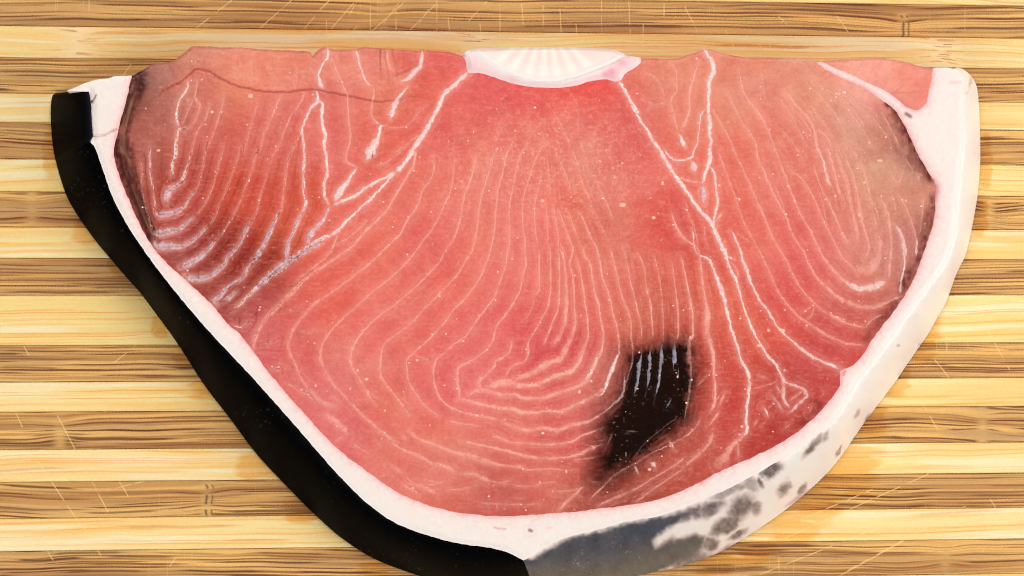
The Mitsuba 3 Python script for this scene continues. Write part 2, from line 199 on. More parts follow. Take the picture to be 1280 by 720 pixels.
 ('w',3.5,.8,'I 535,140 570,200 575,280 585,360,5 570,430,4 560,490,6 570,520,8'), ('n',3,.7,'I 615,430 570,480'), ('w',3,.75,'D 610,430,2 575,480,4 570,560,2 560,630 530,715 I 430,70,3 400,95,4 340,100,3 250,30,3'),
 ('w',7,.85,'I 415,100,3 430,130,8 440,165,8 445,180,3'), ('w',6,.85,'D 440,580,2 460,620,5 478,655,7 485,670,3'), ('n',2.6,.65,'D 570,130 545,200 530,250,3 510,330,3 510,430 480,520,4 460,550,6'),
 ('n',2.4,.55,'D 390,140 430,220 430,310 390,380,3 410,460 420,510 440,580'), ('n',1.8,.45,'D 240,200 300,240 340,310 350,360'), ('n',1.8,.45,'D 240,370 300,400 370,380'), ('n',2.8,.65,'I 345,205,3 400,228,3 480,240,2'),
 ('n',2.2,.55,'D 650,430 750,600 800,715 I 680,30 750,170 820,330 870,440,3 920,570,3 980,670,3 O 520,90,4 550,160,4 590,230,3 670,330,3 740,390,4 780,410,5'), ('n',3.5,.6,'O 780,410,4 830,440,5 910,475,3 1000,495,3'),
 ('n',2.2,.5,'I 590,40 640,190 690,320 740,470 780,550,3 820,620 860,700 O 410,160,3.5 450,250,3.5 520,350,4 590,430,3 650,470,4 740,530,4.5 830,575,4.5 900,600,3 1000,605,3'),
 ('w',3.6,.75,'I 670,540,3 720,650,4 740,720,5 O 250,90,6 290,210,5 350,330,3.5 410,410,4 450,480,3.5 500,540,4 560,590,4 620,640,4.5 690,690,4.5 Q 150,260,4 220,300,4 290,330,5 340,355,8'),
 ('n',1.8,.4,'I 690,540 750,590 810,610'), ('n',2.6,.6,'D 750,330,1.4 830,500,1.8 930,680,2 I 830,50 880,180 940,320,3 1010,450 1050,560 1130,690 O 650,90,3.4 700,180,3.4 770,250,4 840,310,4.5 910,345,6 1000,370,5 1060,370,6 1140,340,4 1200,310,3'),
 ('n',2.6,.6,'D 820,180,1.4 840,300 980,520 I 950,50,1.8 1000,180 1040,290 1100,430 1180,570 1240,700 O 760,80,4 810,140,4 870,200,6 920,235,7'), ('w',8,.7,'O 870,200,4 920,235,7 990,255,8 1050,245,11 1110,222,10 1135,205,6'),
 ('n',2.4,.55,'J 20,150,1.4 120,230 190,350 250,490 330,640 370,715 O 930,120,2 960,150,2'), ('n',8,.45,'O 940,130,5 1010,140,11 1060,105,12 1090,40,8 J 600,580,6'),
 ('n',2.6,.6,'J 190,140,1.6 220,250 280,370,3 330,480,3.4 365,570,5 410,620,3'), ('w',4,.6,'J 200,10,3 240,90,4 270,200,5 290,270,5'), ('n',4,.6,'J 265,10,3 310,160,4 340,290,4 355,330,3'), ('n',6,.4,'J 320,30,5 350,130,7 390,250,7 410,360,7 450,540,6 460,600,4'),
 ('n',3,.55,'J 380,80 430,200 460,330 480,450,5 510,560 530,640 510,710'), ('n',3,.5,'J 410,10,3 450,75,5'), ('n',3,.6,'J 480,120 520,250 545,370,5 560,390,4'), ('n',3,.45,'J 560,440 580,520,4'), ('n',4,.5,'J 600,340,3 650,450,4 665,560,4 672,690,4'),
 ('w',6,.5,'J 690,500,4 740,590,7 755,715,6'), ('n',2.4,.5,'J 720,320 790,470 820,570 830,640 825,715'), ('n',2,.5,'J 660,150 710,240 740,180'), ('n',2,.4,'J 740,60 800,160 820,200'), ('n',3,.4,'J 870,330 860,450 850,560'), ('n',3,.4,'J 680,340 700,430'),
 ('w',4,.6,'J 830,590,3 825,700,5'), ('n',4,.5,'O 1170,0,4 1160,100,4 1150,190,5'), ('w',3,.7,'O 1250,0,3 1255,100 1235,200,4 1225,285,5'), ('n',3,.5,'O 1140,340,3 1230,300'), ('n',2.4,.5,'O 1010,495 1080,430 1130,420'),
 ('n',3,.65,'D 1110,320,3 1170,400,3 1270,520,4 E 190,570,5 200,650,4 220,715,4'), ('n',3,.55,'E 200,560 250,590 300,680,4'), ('n',2.4,.5,'E 620,470 680,580 720,670'), ('n',3,.22,'E 60,200 200,330 330,470'), ('n',3,.22,'E 180,260 330,360 420,450'),
 ('n',3,.25,'E 320,330 430,440 510,560'), ('n',3,.3,'E 470,400 560,440'), ('n',1.6,.3,'D 960,170 970,300 1010,420'), ('n',2,.35,'D 1080,380 1180,540 1230,640'), ('n',1.6,.25,'E 100,120 220,260'),
 ('w',4,.5,'U 590,140,5 610,190,5 660,210,4 720,235,6 745,270,5 700,320,4 630,380,4'), ('w',3,.5,'U 605,200,5 595,270,6 640,350,4'), ('m',4,.45,'U 520,270,4 545,300,5 590,370,4'), ('w',4,.65,'U 470,345,3 490,380,5 500,405,3'), ('n',4,.6,'U 450,150,5 490,165,3'),
 ('n',3,.5,'U 720,240 680,270 640,300'), ('n',3,.5,'U 550,200 590,280'), ('n',7,.6,'U 370,490,5 320,545,6 270,590,8 230,650,9 190,700,9'), ('n',4,.55,'U 310,560,4 315,660,4'), ('n',4,.5,'U 260,600 240,690'), ('n',1.8,.4,'U 390,230 480,210 560,180'),
 ('n',2.2,.5,'T 880,410 830,490 760,540 680,580 560,640 480,690 W 850,215,2.4 740,320 690,370'), ('n',3,.6,'W 650,290,3 560,370,4 490,440,3'), ('n',2.4,.5,'W 1280,110 1180,180 1080,240 980,300 900,340,3.5 830,370,4 740,410'), ('n',2.4,.5,'W 1270,180 1150,260 1050,330 970,390'),
 ('n',4,.45,'T 950,500,5 930,570,4 840,660,4 780,715'), ('n',2,.2,'T 740,400 640,480 540,560 470,650'), ('w',3,.7,'T 680,550 710,608'), ('w',5,.75,'W 1060,140,3 1080,150,7 1095,178,4'), ('w',5,.5,'W 965,150,4 975,185,6 990,215,4'),
 ('n',2,.4,'T 600,600 660,560'), ('n',2,.3,'T 410,495 490,498'), ('n',2,.35,'T 290,590 330,510'),
 ('n',2,.4,'O 600,420 690,360 680,400 650,450'), ('n',3,.4,'J 880,200,5 830,190,6 850,240,4'),
]
DARKS = [
 ('d',12,.8,'A 555,250 545,330 520,420 500,490'), ('d',9,.7,'A 630,215 640,280 600,360'), ('d',30,.3,'A 640,240 600,400 540,500'),  # dark muscle beside the skin and the tan streaks in it
 ('d',16,.9,'A 590,235 560,320 530,420 505,500'), ('d',10,.6,'A 640,220 610,330 570,450'), ('t',2,.5,'A 590,260 550,370 525,450'), ('t',2,.6,'A 600,330 570,410'), ('t',2,.5,'A 575,370 545,460'),
 ('d',14,.9,'F 85,-40 100,60 125,170 170,280 215,400 255,510 290,590'), ('d',8,.9,'F 125,-20 140,100 175,230 230,370 275,490'), ('t',2.5,.5,'F 60,0 80,90 105,150 150,270 200,400 250,520'), ('t',2.2,.4,'F 110,20 115,120 150,210 190,300 240,420'), ('d',5,.8,'F 75,30 100,150 150,230 200,330 245,470 275,570'), ('t',2.5,.5,'F 175,260 215,370 260,480 310,570'),
 ('d',6,.4,'F 175,0 190,150 230,300'),
 ('r',9,.95,'E 640,400,6 700,455,8 740,520,11 775,590,12 810,660,13 835,720,12 J 850,80,13 890,160,11 915,220,8'), ('r',26,.35,'E 680,480 740,590 790,690 J 840,130 880,190'), ('r',12,.8,'J 930,330,8 935,380,10 900,480,16 885,580,17 860,680,15 840,720,12'), ('r',15,.85,'O 1300,120,10 1275,180,16 1250,230,16 1235,270,8'), ('r',12,.6,'O 1210,330 1170,380 1130,430'), ('r',10,.5,'O 1110,450 1050,510 1010,570'),
 ('r',12,.3,'J 700,30 780,110 850,180'), ('t',3,.6,'J 860,420 870,520 850,600'), ('t',2,.6,'J 920,440 890,560'), ('d',8,.4,'U 830,330 760,400 700,450'), ('d',5,.35,'U 760,300 820,310'),
 ('d',4,.8,'E 765,455 790,480'), ('d',3,.5,'W 90,545 155,555'), ('d',5,.8,'W 310,560 320,570'),
]
SPOT = shapely.Polygon(pts('780,448 789,441 812,434 830,431 845,430 858,427 864,440 866,470 863,500 858,522 845,535 830,547 815,559 800,571 785,584 770,594 756,602 744,601 746,582 749,562 751,537 755,517 767,500 775,482 779,462')).buffer(6)
FIELD = [tuple(float(q) for q in r.split(',')) for r in (
 '240,75,220,138,120 200,110,172,112,98 190,150,185,104,94 172,110,140,82,72 165,210,160,78,70 300,80,236,138,110 360,90,234,134,110 200,190,184,80,66 350,75,236,138,112 430,80,232,132,116 480,100,232,130,108 540,100,230,106,98 250,160,214,106,96 '
 '330,160,220,108,96 400,150,228,114,102 480,180,230,108,94 230,260,198,84,74 300,250,208,82,64 360,260,213,86,64 280,320,138,30,22 330,330,158,50,38 270,370,168,76,66 290,395,160,68,62 250,300,156,50,40 300,345,150,44,34 220,330,158,74,68 240,350,164,74,66 320,410,214,100,105 400,350,230,102,90 '
 '350,420,226,108,104 450,300,234,112,98 500,240,234,116,104 560,180,232,110,100 600,130,230,98,94 690,122,234,76,76 740,112,236,86,84 600,240,234,122,112 650,170,230,116,108 720,200,230,132,116 780,160,226,106,98 800,200,230,112,100 '
 '700,260,232,106,96 760,280,222,116,96 830,270,226,94,82 850,300,215,86,76 560,330,234,114,104 500,400,232,112,102 640,330,234,118,108 660,400,230,100,100 690,430,214,78,84 720,360,230,112,100 780,350,224,112,92 830,380,208,98,76 840,412,182,72,56 '
 '870,340,222,96,80 900,400,224,102,84 880,450,202,76,62 900,500,206,80,68 890,540,200,84,72 930,520,202,74,66 960,560,180,64,58 990,520,183,68,60 1020,480,200,82,78 1050,440,206,76,76 1060,400,206,88,84 980,380,220,90,80 930,300,232,112,98 '
 '860,120,232,136,112 820,90,228,128,108 930,110,230,136,112 970,150,230,128,108 1000,100,230,156,132 1060,130,224,152,130 1010,190,230,130,112 1060,180,224,160,136 1100,200,214,156,132 1120,170,190,126,106 950,95,232,146,124 1110,250,216,150,126 1080,290,222,142,122 '
 '1060,260,220,122,108 1020,260,230,114,106 1000,330,226,100,94 1050,330,224,112,106 1100,330,204,124,108 1135,300,186,108,94 1110,390,192,98,88 600,450,232,112,106 450,480,232,124,116 400,520,226,112,108 430,550,224,106,104 520,520,232,120,110 500,580,229,120,107 '
 '560,600,226,122,106 600,630,208,102,90 640,640,194,88,80 680,600,216,106,92 650,530,226,112,102 720,560,212,92,86 700,500,226,106,100 740,500,214,112,106 740,620,168,76,66 780,610,156,72,60 820,590,178,78,64 830,560,184,74,60 870,570,190,84,74 560,480,234,112,108 '
 '1060,78,246,158,138 1080,86,246,158,138 1110,95,246,160,140 1140,95,244,152,136 1130,118,236,122,112 1150,110,236,130,120 1095,80,248,164,146 200,300,168,76,70 210,230,178,70,58 180,160,186,106,96 180,190,176,92,84 240,100,214,118,100 640,172,234,130,118 690,185,234,128,115 720,160,232,126,113 750,225,230,130,113 600,185,234,124,113 665,235,234,124,115 560,250,234,120,110 690,150,232,112,104 520,300,234,116,104 560,130,230,104,96 640,125,230,92,88 950,200,230,122,104 900,220,232,112,96').split()]
FIELD = np.array(FIELD)

# colour field of the muscle on a coarse lattice
gx, gy = np.arange(40, 1260, 8.0), np.arange(40, 760, 8.0)
GX, GY = np.meshgrid(gx, gy)
d2 = (GX[..., None] - FIELD[:, 0]) ** 2 + (GY[..., None] - FIELD[:, 1]) ** 2
wgt = np.exp(-d2 / (2 * 26.0 ** 2)) + 1e-3 * np.exp(-d2 / (2 * 70.0 ** 2)) + 1e-9
LAT = (wgt @ lin(FIELD[:, 2:5])) / wgt.sum(-1, keepdims=True) * [.915, .905, .88]
def lattice(p):
    c = [(p[:, 1] - gy[0]) / 8, (p[:, 0] - gx[0]) / 8]
    return np.column_stack([map_coordinates(LAT[..., k], c, order=1, mode='nearest') for k in range(3)])

# all seams as sampled points with width and strength, for the fat that seeps in beside them and for the relief
rs = np.random.default_rng(17)
OK_AREA = shapely.Polygon(FLESH_RING).buffer(0).buffer(-5)
for n in range(46):      # faint pale streaks in the paler muscle
    x, y = rs.uniform(960, 1120), rs.uniform(84, 250)
    f = np.clip((y - 90) / 170, 0, 1)
    a, L = math.atan2(1, 1.15 - .85 * f) + rs.normal(0, .06), rs.uniform(18, 60)
    g = [(x + math.cos(a + b) * L * u, y + math.sin(a + b) * L * u) for u, b in ((0, 0), (.5, .02), (1, .1))]
    if OK_AREA.contains(shapely.Point(g[-1])): SEAMS.append(('n', rs.uniform(1.6, 2.6), rs.uniform(.14, .42), 'P ' + ' '.join('%.1f,%.1f' % q for q in g)))
for n in range(44):      # short fibres and bubbles of fat near the lower rim and in the dark lobe
    x, y, a = [(rs.uniform(880, 1040), rs.uniform(440, 560), rs.uniform(1.9, 2.5)), (rs.uniform(350, 520), rs.uniform(440, 610), rs.uniform(.4, .9)), (rs.uniform(520, 740), rs.uniform(545, 630), rs.uniform(-.25, .2))][n % 3]
    L = rs.uniform(8, 34)
    if not OK_AREA.contains(shapely.Point(x + math.cos(a) * L, y + math.sin(a) * L)) or not OK_AREA.contains(shapely.Point(x, y)): continue
    SEAMS.append(('n', rs.uniform(1.6, 3.4), rs.uniform(.2, .5), 'P %.1f,%.1f %.1f,%.1f %.1f,%.1f' % (x, y, x + math.cos(a) * L * .5, y + math.sin(a) * L * .5 + 1, x + math.cos(a) * L, y + math.sin(a) * L)))
FR = smooth_line(parse('A 575,240 545,330 520,430 500,510 480,600 490,720 F 100,60 125,170 170,290 215,405 258,510 300,600', 1)[0], 2.0)[0]
FT = np.gradient(FR, axis=0); FT /= np.linalg.norm(FT, axis=1, keepdims=True)
for n in range(26):      # thin dark and tan fringes beside the black skin
    i0 = int(rs.integers(0, len(FR) - 20)); i1 = min(i0 + int(rs.integers(14, 50)), len(FR) - 1)
    o = rs.uniform(-6, 15)
    g = FR[i0:i1:6] + np.column_stack([-FT[i0:i1:6, 1], FT[i0:i1:6, 0]]) * -o
    DARKS.append(('d' if n % 3 else 't', rs.uniform(2, 3.6), rs.uniform(.5, .95) * (.55 if o > 9 else 1) * (.6 if n % 3 == 0 else 1), 'P ' + ' '.join('%.1f,%.1f' % tuple(q) for q in g)))
SAMPLED = []
for k, w, a, s in SEAMS:
    p, ws = parse(s, w)
    q, t, ww = smooth_line(p, 1.0, ws)
    SAMPLED.append((k, a, q, t, ww))
SP = np.vstack([q for *_, q, t, w in SAMPLED])
ST = np.vstack([np.gradient(q, axis=0) for *_, q, t, w in SAMPLED]); ST /= np.linalg.norm(ST, axis=1, keepdims=True) + 1e-9
ST *= np.where(ST[:, 1:2] < 0, -1, 1)
SW = np.concatenate([w for *_, w in SAMPLED])
SA = np.concatenate([np.full(len(w), a) for k, a, q, t, w in SAMPLED])
STREE = cKDTree(SP)
DS = []
for k, w, a, s in DARKS:
    p, ws = parse(s, w)
    q, t, ww = smooth_line(p, 1.0, ws)
    DS.append((k, a, cKDTree(q), ww))
CTREE = cKDTree(CRACK)
ETREE = cKDTree(TOP_EDGE)
RTREE = cKDTree(np.vstack([RIM_PALE, RIM_BLACK]))
ITREE = cKDTree(np.vstack([INNER, MEMB_LOW, FLAP_LOW, FLESH_RING, BONE_LOW]))
COL = dict(n=lin([246, 170, 154]), w=lin([250, 216, 208]), m=lin([222, 182, 186]), g=lin([158, 148, 162]), d=lin([70, 28, 26]), t=lin([176, 130, 104]), r=lin([104, 46, 42]))

def near_seam(p):
    d, i = STREE.query(p, workers=-1)
    s = np.einsum('ij,ij->i', p - SP[i], np.column_stack([-ST[i, 1], ST[i, 0]]))
    return d, i, s

def muscle_color(p, seam=None):
    d, i, s = seam if seam is not None else near_seam(p)
    c = lattice(p + np.column_stack([nz(p, 18, 3) - .5, nz(p, 18, 4) - .5]) * 14)
    tone = (fb(p, 46, 5) - .5) * 1.1 + (fb(p, 15, 6) - .5) * .55
    c = c * (1 + tone[:, None] * np.array([.14, .62, .58])) * (1 + .10 * (fb(p, 7, 26) - .5))[:, None]
    c[:, 2] *= 1 + .35 * (fb(p, 60, 27) - .5)
    # fibres run across the seams
    tx, ty = ST[i, 0], ST[i, 1]
    al = p[:, 0] * tx + p[:, 1] * ty
    fib = meshkit.noise(np.column_stack([s / 11, al / 1.9, np.zeros(len(p))]), 7) - .5
    fib2 = nz(p, 8, 8, 1.7) - .5
    fib3 = nz(p, 2.0, 9) - .5
    c = c * (1 + .10 * fib + .10 * fib2 + .13 * fib3)[:, None]
    # pale crinkled net on the middle of the loin
    net = np.exp(-(((p[:, 0] - 700) / 130) ** 2 + ((p[:, 1] - 200) / 75) ** 2))
    r = np.abs(fb(p, 6, 10, 2) - .5)
    c += (net * .75 + .16)[:, None] * np.exp(-(r / .04) ** 2)[:, None] * (lin([248, 180, 164]) - c) * .5
    c += (net * .16 * sstep(.35, .7, fb(p, 22, 19)))[:, None] * (lin([238, 158, 140]) - c)
    c += (sstep(.66, .86, nz(p, 9, 20, 1.5)) * .16)[:, None] * (lin([244, 160, 142]) - c)
    # fat beside the seams
    e = np.maximum(d - SW[i] * .5, 0)
    h = SA[i] * np.exp(-e / 2.2) * .34 * (.5 + nz(p, 5, 11))
    c += h[:, None] * (COL['n'] - c)
    # broad pale bands along the seams and fainter layers between them
    calm = 1 - .75 * sstep(430, 330, p[:, 0]) * sstep(120, 220, p[:, 1])
    c += (calm * SA[i] * np.exp(-(d / 7.5) ** 2) * .10)[:, None] * (COL['n'] - c)
    for o, wd, st in ((7.0, 1.1, .20), (11.5, 1.0, .13), (4.2, .8, .10)):
        along = meshkit.noise(np.column_stack([al / 16, s / 40 + o, np.zeros(len(p))]), 28)
        c += (np.exp(-((d - o - (nz(p, 12, 29) - .5) * 2) / wd) ** 2) * calm * st * sstep(.35, .75, along) * sstep(.3, .5, SA[i]))[:, None] * (COL['n'] - c)
    # dark red muscle and streaks
    for k, a, tree, w in DS:
        dd, ii = tree.query(p, distance_upper_bound=40, workers=-1)
        ok = np.isfinite(dd)
        if not ok.any(): continue
        q = p[ok]
        b = a * np.exp(-(dd[ok] / (w[ii[ok]] * .62)) ** 2) * np.clip(.35 + 1.0 * nz(q, 4, 12) + .7 * (nz(q, 1.8, 25, 9) - .4), 0, 1.15)
        if k == 't': b = b * .5
        c[ok] += np.clip(b, 0, 1)[:, None] * (COL[k] - c[ok])
    # blood spot
    box = (p[:, 0] > 725) & (p[:, 0] < 890) & (p[:, 1] > 405) & (p[:, 1] < 630)
    if box.any():
        q = p[box]
        g = shapely.points(q)
        dist = np.where(shapely.contains_xy(SPOT, q[:, 0], q[:, 1]), -1, 1) * shapely.distance(SPOT.boundary, g)
        soft = np.where(q[:, 1] < 462, 15.0, 14.0) + 7 * sstep(800, 760, q[:, 0])
        al_ = sstep(soft, -soft * 1.3, dist - 3.5 + (meshkit.noise(np.column_stack([s[box] / 3.2, al[box] / 26, np.zeros(len(q))]), 13) - .5) * 11 + (nz(q, 3, 15) - .5) * 3 + (nz(q, 16, 14) - .5) * 9)
        al_ = 1 - (1 - al_) ** .8
        stain = sstep(40, -2, dist) * sstep(380, 500, q[:, 1]) * .5
        cc = c[box]
        cc += (stain * (.6 + .4 * nz(q, 12, 15)))[:, None] * (lin([150, 62, 48]) - cc)
        dark = lin([10, 5, 3]) * (1 + 1.2 * fb(q, 6, 16))[:, None]
        cc += (al_ * .985)[:, None] * (dark - cc)
        c[box] = cc
    # the crack under the trimmed edge shows deeper red
    dd, ii = CTREE.query(p, workers=-1)
    wob = sstep(0, 40, ii) * sstep(len(CRACK), len(CRACK) - 60, ii)
    c += (np.exp(-(dd / 1.3) ** 2) * .75 * wob)[:, None] * (lin([150, 42, 36]) - c)
    below = p[:, 1] > CRACK[ii, 1]
    c += (np.exp(-(dd / 8) ** 2) * .14 * wob * np.where(below, 1, .3))[:, None] * (lin([214, 76, 58]) - c)
    # light flecks
    fl = sstep(.80, .92, nz(p, 2.6, 17)) * sstep(.45, .7, nz(p, 30, 18))
    c += (fl * .35)[:, None] * (lin([250, 190, 165]) - c)
    return np.clip(c, .002, .92)

def lift(p, seam=None):
    """relief of the cut face in metres over TOP; zero along the outer rim"""
    d, i, s = seam if seam is not None else near_seam(p)
    flake = sstep(440, 330, p[:, 0]) * sstep(90, 240, p[:, 1])
    h = (fb(p, 60, 21) - .5) * .0018 + (fb(p, 14, 22) - .5) * .00042 + (nz(p, 4, 23) - .5) * .00009 + (nz(p, 9, 24, 2.0) - .5) * .00007
    step = np.where(s > 0, np.exp(-s / 14), -np.exp(s / 5))
    h += step * SA[i] * (.00008 + .00042 * flake)
    h -= np.exp(-(np.maximum(d - SW[i] * .5, 0) / 2.0) ** 2) * .00010
    din = ITREE.query(p, workers=-1)[0]
    h *= sstep(-1, 14, din)
    # trimmed strip beyond the crack sags towards the cut edge
    dd, ii = CTREE.query(p, workers=-1)
    m = sstep(0, 40, ii) * sstep(len(CRACK), len(CRACK) - 70, ii)
    above = np.maximum(CRACK[ii, 1] - p[:, 1], 0)
    h -= m * (np.minimum(above / 45, 1.2) ** 1.1 * .0014 + .0004 * np.exp(-(dd / 1.1) ** 2))
    # cut edge is a little rounded
    de = ETREE.query(p, workers=-1)[0]
    h -= .0005 * np.clip(1 - de / 5, 0, 1) ** 2
    # tear in the edge
    t = (p[:, 0] - 508) * .45 + (p[:, 1] - 85)
    h -= .0011 * np.exp(-(t / 4.5) ** 2) * np.exp(-(((p[:, 0] - 505) / 14) ** 2 + ((p[:, 1] - 84) / 14) ** 2))
    # everything meets the rim at TOP
    dr_ = RTREE.query(p, workers=-1)[0]
    return h * sstep(0, 12, dr_)

def fill(ring_px, step, seed, holes=()):
    """(points, triangles) of a polygon: a jittered lattice and the outline itself"""
    poly = shapely.Polygon(ring_px)
    if not poly.is_valid: poly_in = poly.buffer(0)
    else: poly_in = poly
    x0, y0, x1, y1 = poly.bounds
    X, Y = np.meshgrid(np.arange(x0, x1, step), np.arange(y0, y1, step * .87))
    X[1::2] += step / 2
    rng = np.random.default_rng(seed)
    q = np.column_stack([X.ravel(), Y.ravel()]) + rng.uniform(-.12, .12, (X.size, 2)) * step
    q = q[shapely.contains_xy(poly_in, q[:, 0], q[:, 1])]
    q = q[cKDTree(ring_px).query(q)[0] > step * .55]
    p = np.vstack([ring_px, q])
    t = Delaunay(p).simplices
    c = p[t].mean(1)
    t = t[shapely.contains_xy(poly_in, c[:, 0], c[:, 1])]
    a = p[t]
    ar = (a[:, 1, 0] - a[:, 0, 0]) * (a[:, 2, 1] - a[:, 0, 1]) - (a[:, 1, 1] - a[:, 0, 1]) * (a[:, 2, 0] - a[:, 0, 0])
    t = t[np.abs(ar) > 1e-5]; ar = ar[np.abs(ar) > 1e-5]
    t = np.where((ar > 0)[:, None], t[:, ::-1], t)        # photograph y runs down: facing up in the world
    return p, t

def skirt(v, t, c, z0=.0006, only=None):
    """walls from the sheet's open edges down to the board"""
    e = np.vstack([t[:, [0, 1]], t[:, [1, 2]], t[:, [2, 0]]])
    key = np.sort(e, 1) @ np.array([1 << 32, 1])
    u, first, n = np.unique(key, return_index=True, return_counts=True)
    e = e[first[n == 1]]
    if only is not None: e = e[only[e].all(1)]
    if not len(e): return v, t, c
    vs, ts, cs, base = [v], [t], [c], len(v)
    zs = (0, .25, .5, .75, 1)
    ids = np.unique(e)
    back = np.zeros(len(v), int); back[ids] = np.arange(len(ids))
    for k, f in enumerate(zs):
        w = v[ids].copy(); w[:, 2] = w[:, 2] * (1 - f) + z0 * f
        vs.append(w); cs.append(c[ids] * (1 + .08 * math.sin(3.1 * k)))
    for k in range(len(zs) - 1):
        a, b = base + k * len(ids) + back[e[:, 0]], base + k * len(ids) + back[e[:, 1]]
        ts += [np.column_stack([b, a, a + len(ids)]), np.column_stack([b, a + len(ids), b + len(ids)])]
    return np.vstack(vs), np.vstack(ts), np.vstack(cs)

def put(key, v, t, c, bsdf, smooth=True, label=None, **more):
    used = np.unique(t); back = np.zeros(len(v), int); back[used] = np.arange(len(used))
    scene[key] = mikit.ply((v[used], back[t]), bsdf, smooth=smooth, color=np.clip(c[used], 0, 1))
    if label or more: labels[key] = {**({'label': label} if label else {}), **more}
NUM = {}
def numbered(key):
    n = NUM.get(key, 0); NUM[key] = n + 1
    return key if n == 0 else f'{key}_{n:03d}'

# ------------------------------------------------------------------ materials
VC = {'type': 'mesh_attribute', 'name': 'vertex_color'}
def wet(p, n, uv):
    x, y = p.x * 4000, p.y * 4000
    return (fbm(x / 5, y / 5, p.z * 800, octaves=2) * .00012)
scene['flesh'] = {'type': 'twosided', 'b': {'type': 'bumpmap', 'tex': mikit.proc(wet, 2e-4), 'scale': 1.0, 'b': {'type': 'principled', 'base_color': VC, 'roughness': .28, 'specular': .15}}}
scene['fat'] = {'type': 'twosided', 'b': {'type': 'principled', 'base_color': VC, 'roughness': .42, 'specular': .5}}
def wrinkle(p, n, uv):
    return fbm(p.x * 1500, p.y * 1500, p.z * 2600, octaves=3) * .00022
scene['skin'] = {'type': 'twosided', 'b': {'type': 'bumpmap', 'tex': mikit.proc(wrinkle, 2e-4), 'scale': 1.0, 'b': {'type': 'principled', 'base_color': VC, 'roughness': .26, 'specular': .5, 'clearcoat': .16, 'clearcoat_gloss': .8}}}
scene['dark_skin'] = {'type': 'twosided', 'b': {'type': 'principled', 'base_color': VC, 'roughness': .36, 'specular': .010}}
ST_KEY = 'fish_steak'
labels[ST_KEY] = {'label': 'raw half round swordfish steak of pink flesh with black and pale skin', 'category': 'fish steak'}

# ------------------------------------------------------------------ muscle: one lattice, cut along the main septa
STEP = 1.25
P, T = fill(FLESH_RING, STEP, 1)
SEAM = near_seam(P)
C = muscle_color(P, SEAM)
V = world(P, TOP); V[:, 2] += lift(P, SEAM)
cen = P[T].mean(1)
def inside(s): g = shapely.Polygon(pts(s)); return shapely.contains_xy(g, cen[:, 0], cen[:, 1])
left = inside('0,0 590,0 585,92 566,108 554,120 534,160 524,180 494,216 470,232 440,270 400,307 370,330 320,362 290,388 284,410 200,420 0,400')
right = inside('776,60 776,100 790,132 804,156 820,180 846,222 874,262 888,280 898,300 908,320 915,340 921,352 927,374 940,412 960,446 975,466 985,520 960,590 1100,640 1300,500 1300,0 776,0')
spot = shapely.contains_xy(SPOT, cen[:, 0], cen[:, 1])
strip = np.zeros(len(cen), bool)
for key, m, lab in ((ST_KEY + '__muscle', ~left & ~right & ~spot, 'broad rose pink muscle below the backbone'), (ST_KEY + '__muscle_001', left & ~spot, 'darker flaky muscle beside the black skin'),
                    (ST_KEY + '__muscle_002', right & ~spot, 'paler muscle beside the white skin'), (ST_KEY + '__blood_spot', spot, 'black brown blood spot in the pink muscle')):
    onedge = np.zeros(len(P), bool); onedge[:len(FLESH_RING)] = True
    v, t, c = skirt(V, T[m], C, only=onedge)
    put(key, v, t, c, 'flesh', label=lab)

P, T = fill(FLAP_RING, STEP, 2)
C = muscle_color(P)
v = world(P, TOP); v[:, 2] += lift(P) + .0004 * (1 - np.exp(-cKDTree(FLAP_RING).query(P)[0] / 5))
cr = np.abs(P[:, 1] - (116 - .004 * (P[:, 0] - 1130) ** 2)) + np.abs(P[:, 0] - 1130) * .06
C += (np.exp(-(cr / 1.2) ** 2) * .35)[:, None] * (lin([190, 70, 60]) - C)
put(ST_KEY + '__belly_muscle', *skirt(v, T, C), 'flesh', label='small pink muscle in the pale corner of the steak')

# ------------------------------------------------------------------ fat under the skin
P, T = fill(FAT_RING, 1.6, 3)
din = cKDTree(np.vstack([INNER, FLAP_LOW])).query(P)[0]
c = lin([252, 226, 217]) * (1 + .05 * (fb(P, 12, 31) - .5) + .05 * (nz(P, 3, 32) - .5))[:, None]
c += np.clip(np.exp(-din / 5.5) * .75 * (.25 + 1.1 * nz(P, 4, 33)) + np.exp(-din / 1.6) * .5, 0, 1)[:, None] * (lin([238, 170, 168]) - c)
c += (sstep(.62, .85, nz(P, 3.2, 36)) * np.exp(-din / 9) * .5)[:, None] * (lin([236, 170, 170]) - c)
c += (sstep(.5, .8, fb(P, 20, 34)) * .35 * sstep(1020, 1060, P[:, 0]))[:, None] * (lin([246, 214, 214]) - c)
def mark(c, p, s, w, col, a):
    q, ws = parse(s, w); q, t, ww = smooth_line(q, .8, ws)
    d, i = cKDTree(q).query(p)
    b = a * np.exp(-(d / (ww[i] * .5)) ** 2)
    c += b[:, None] * (lin(col) - c)
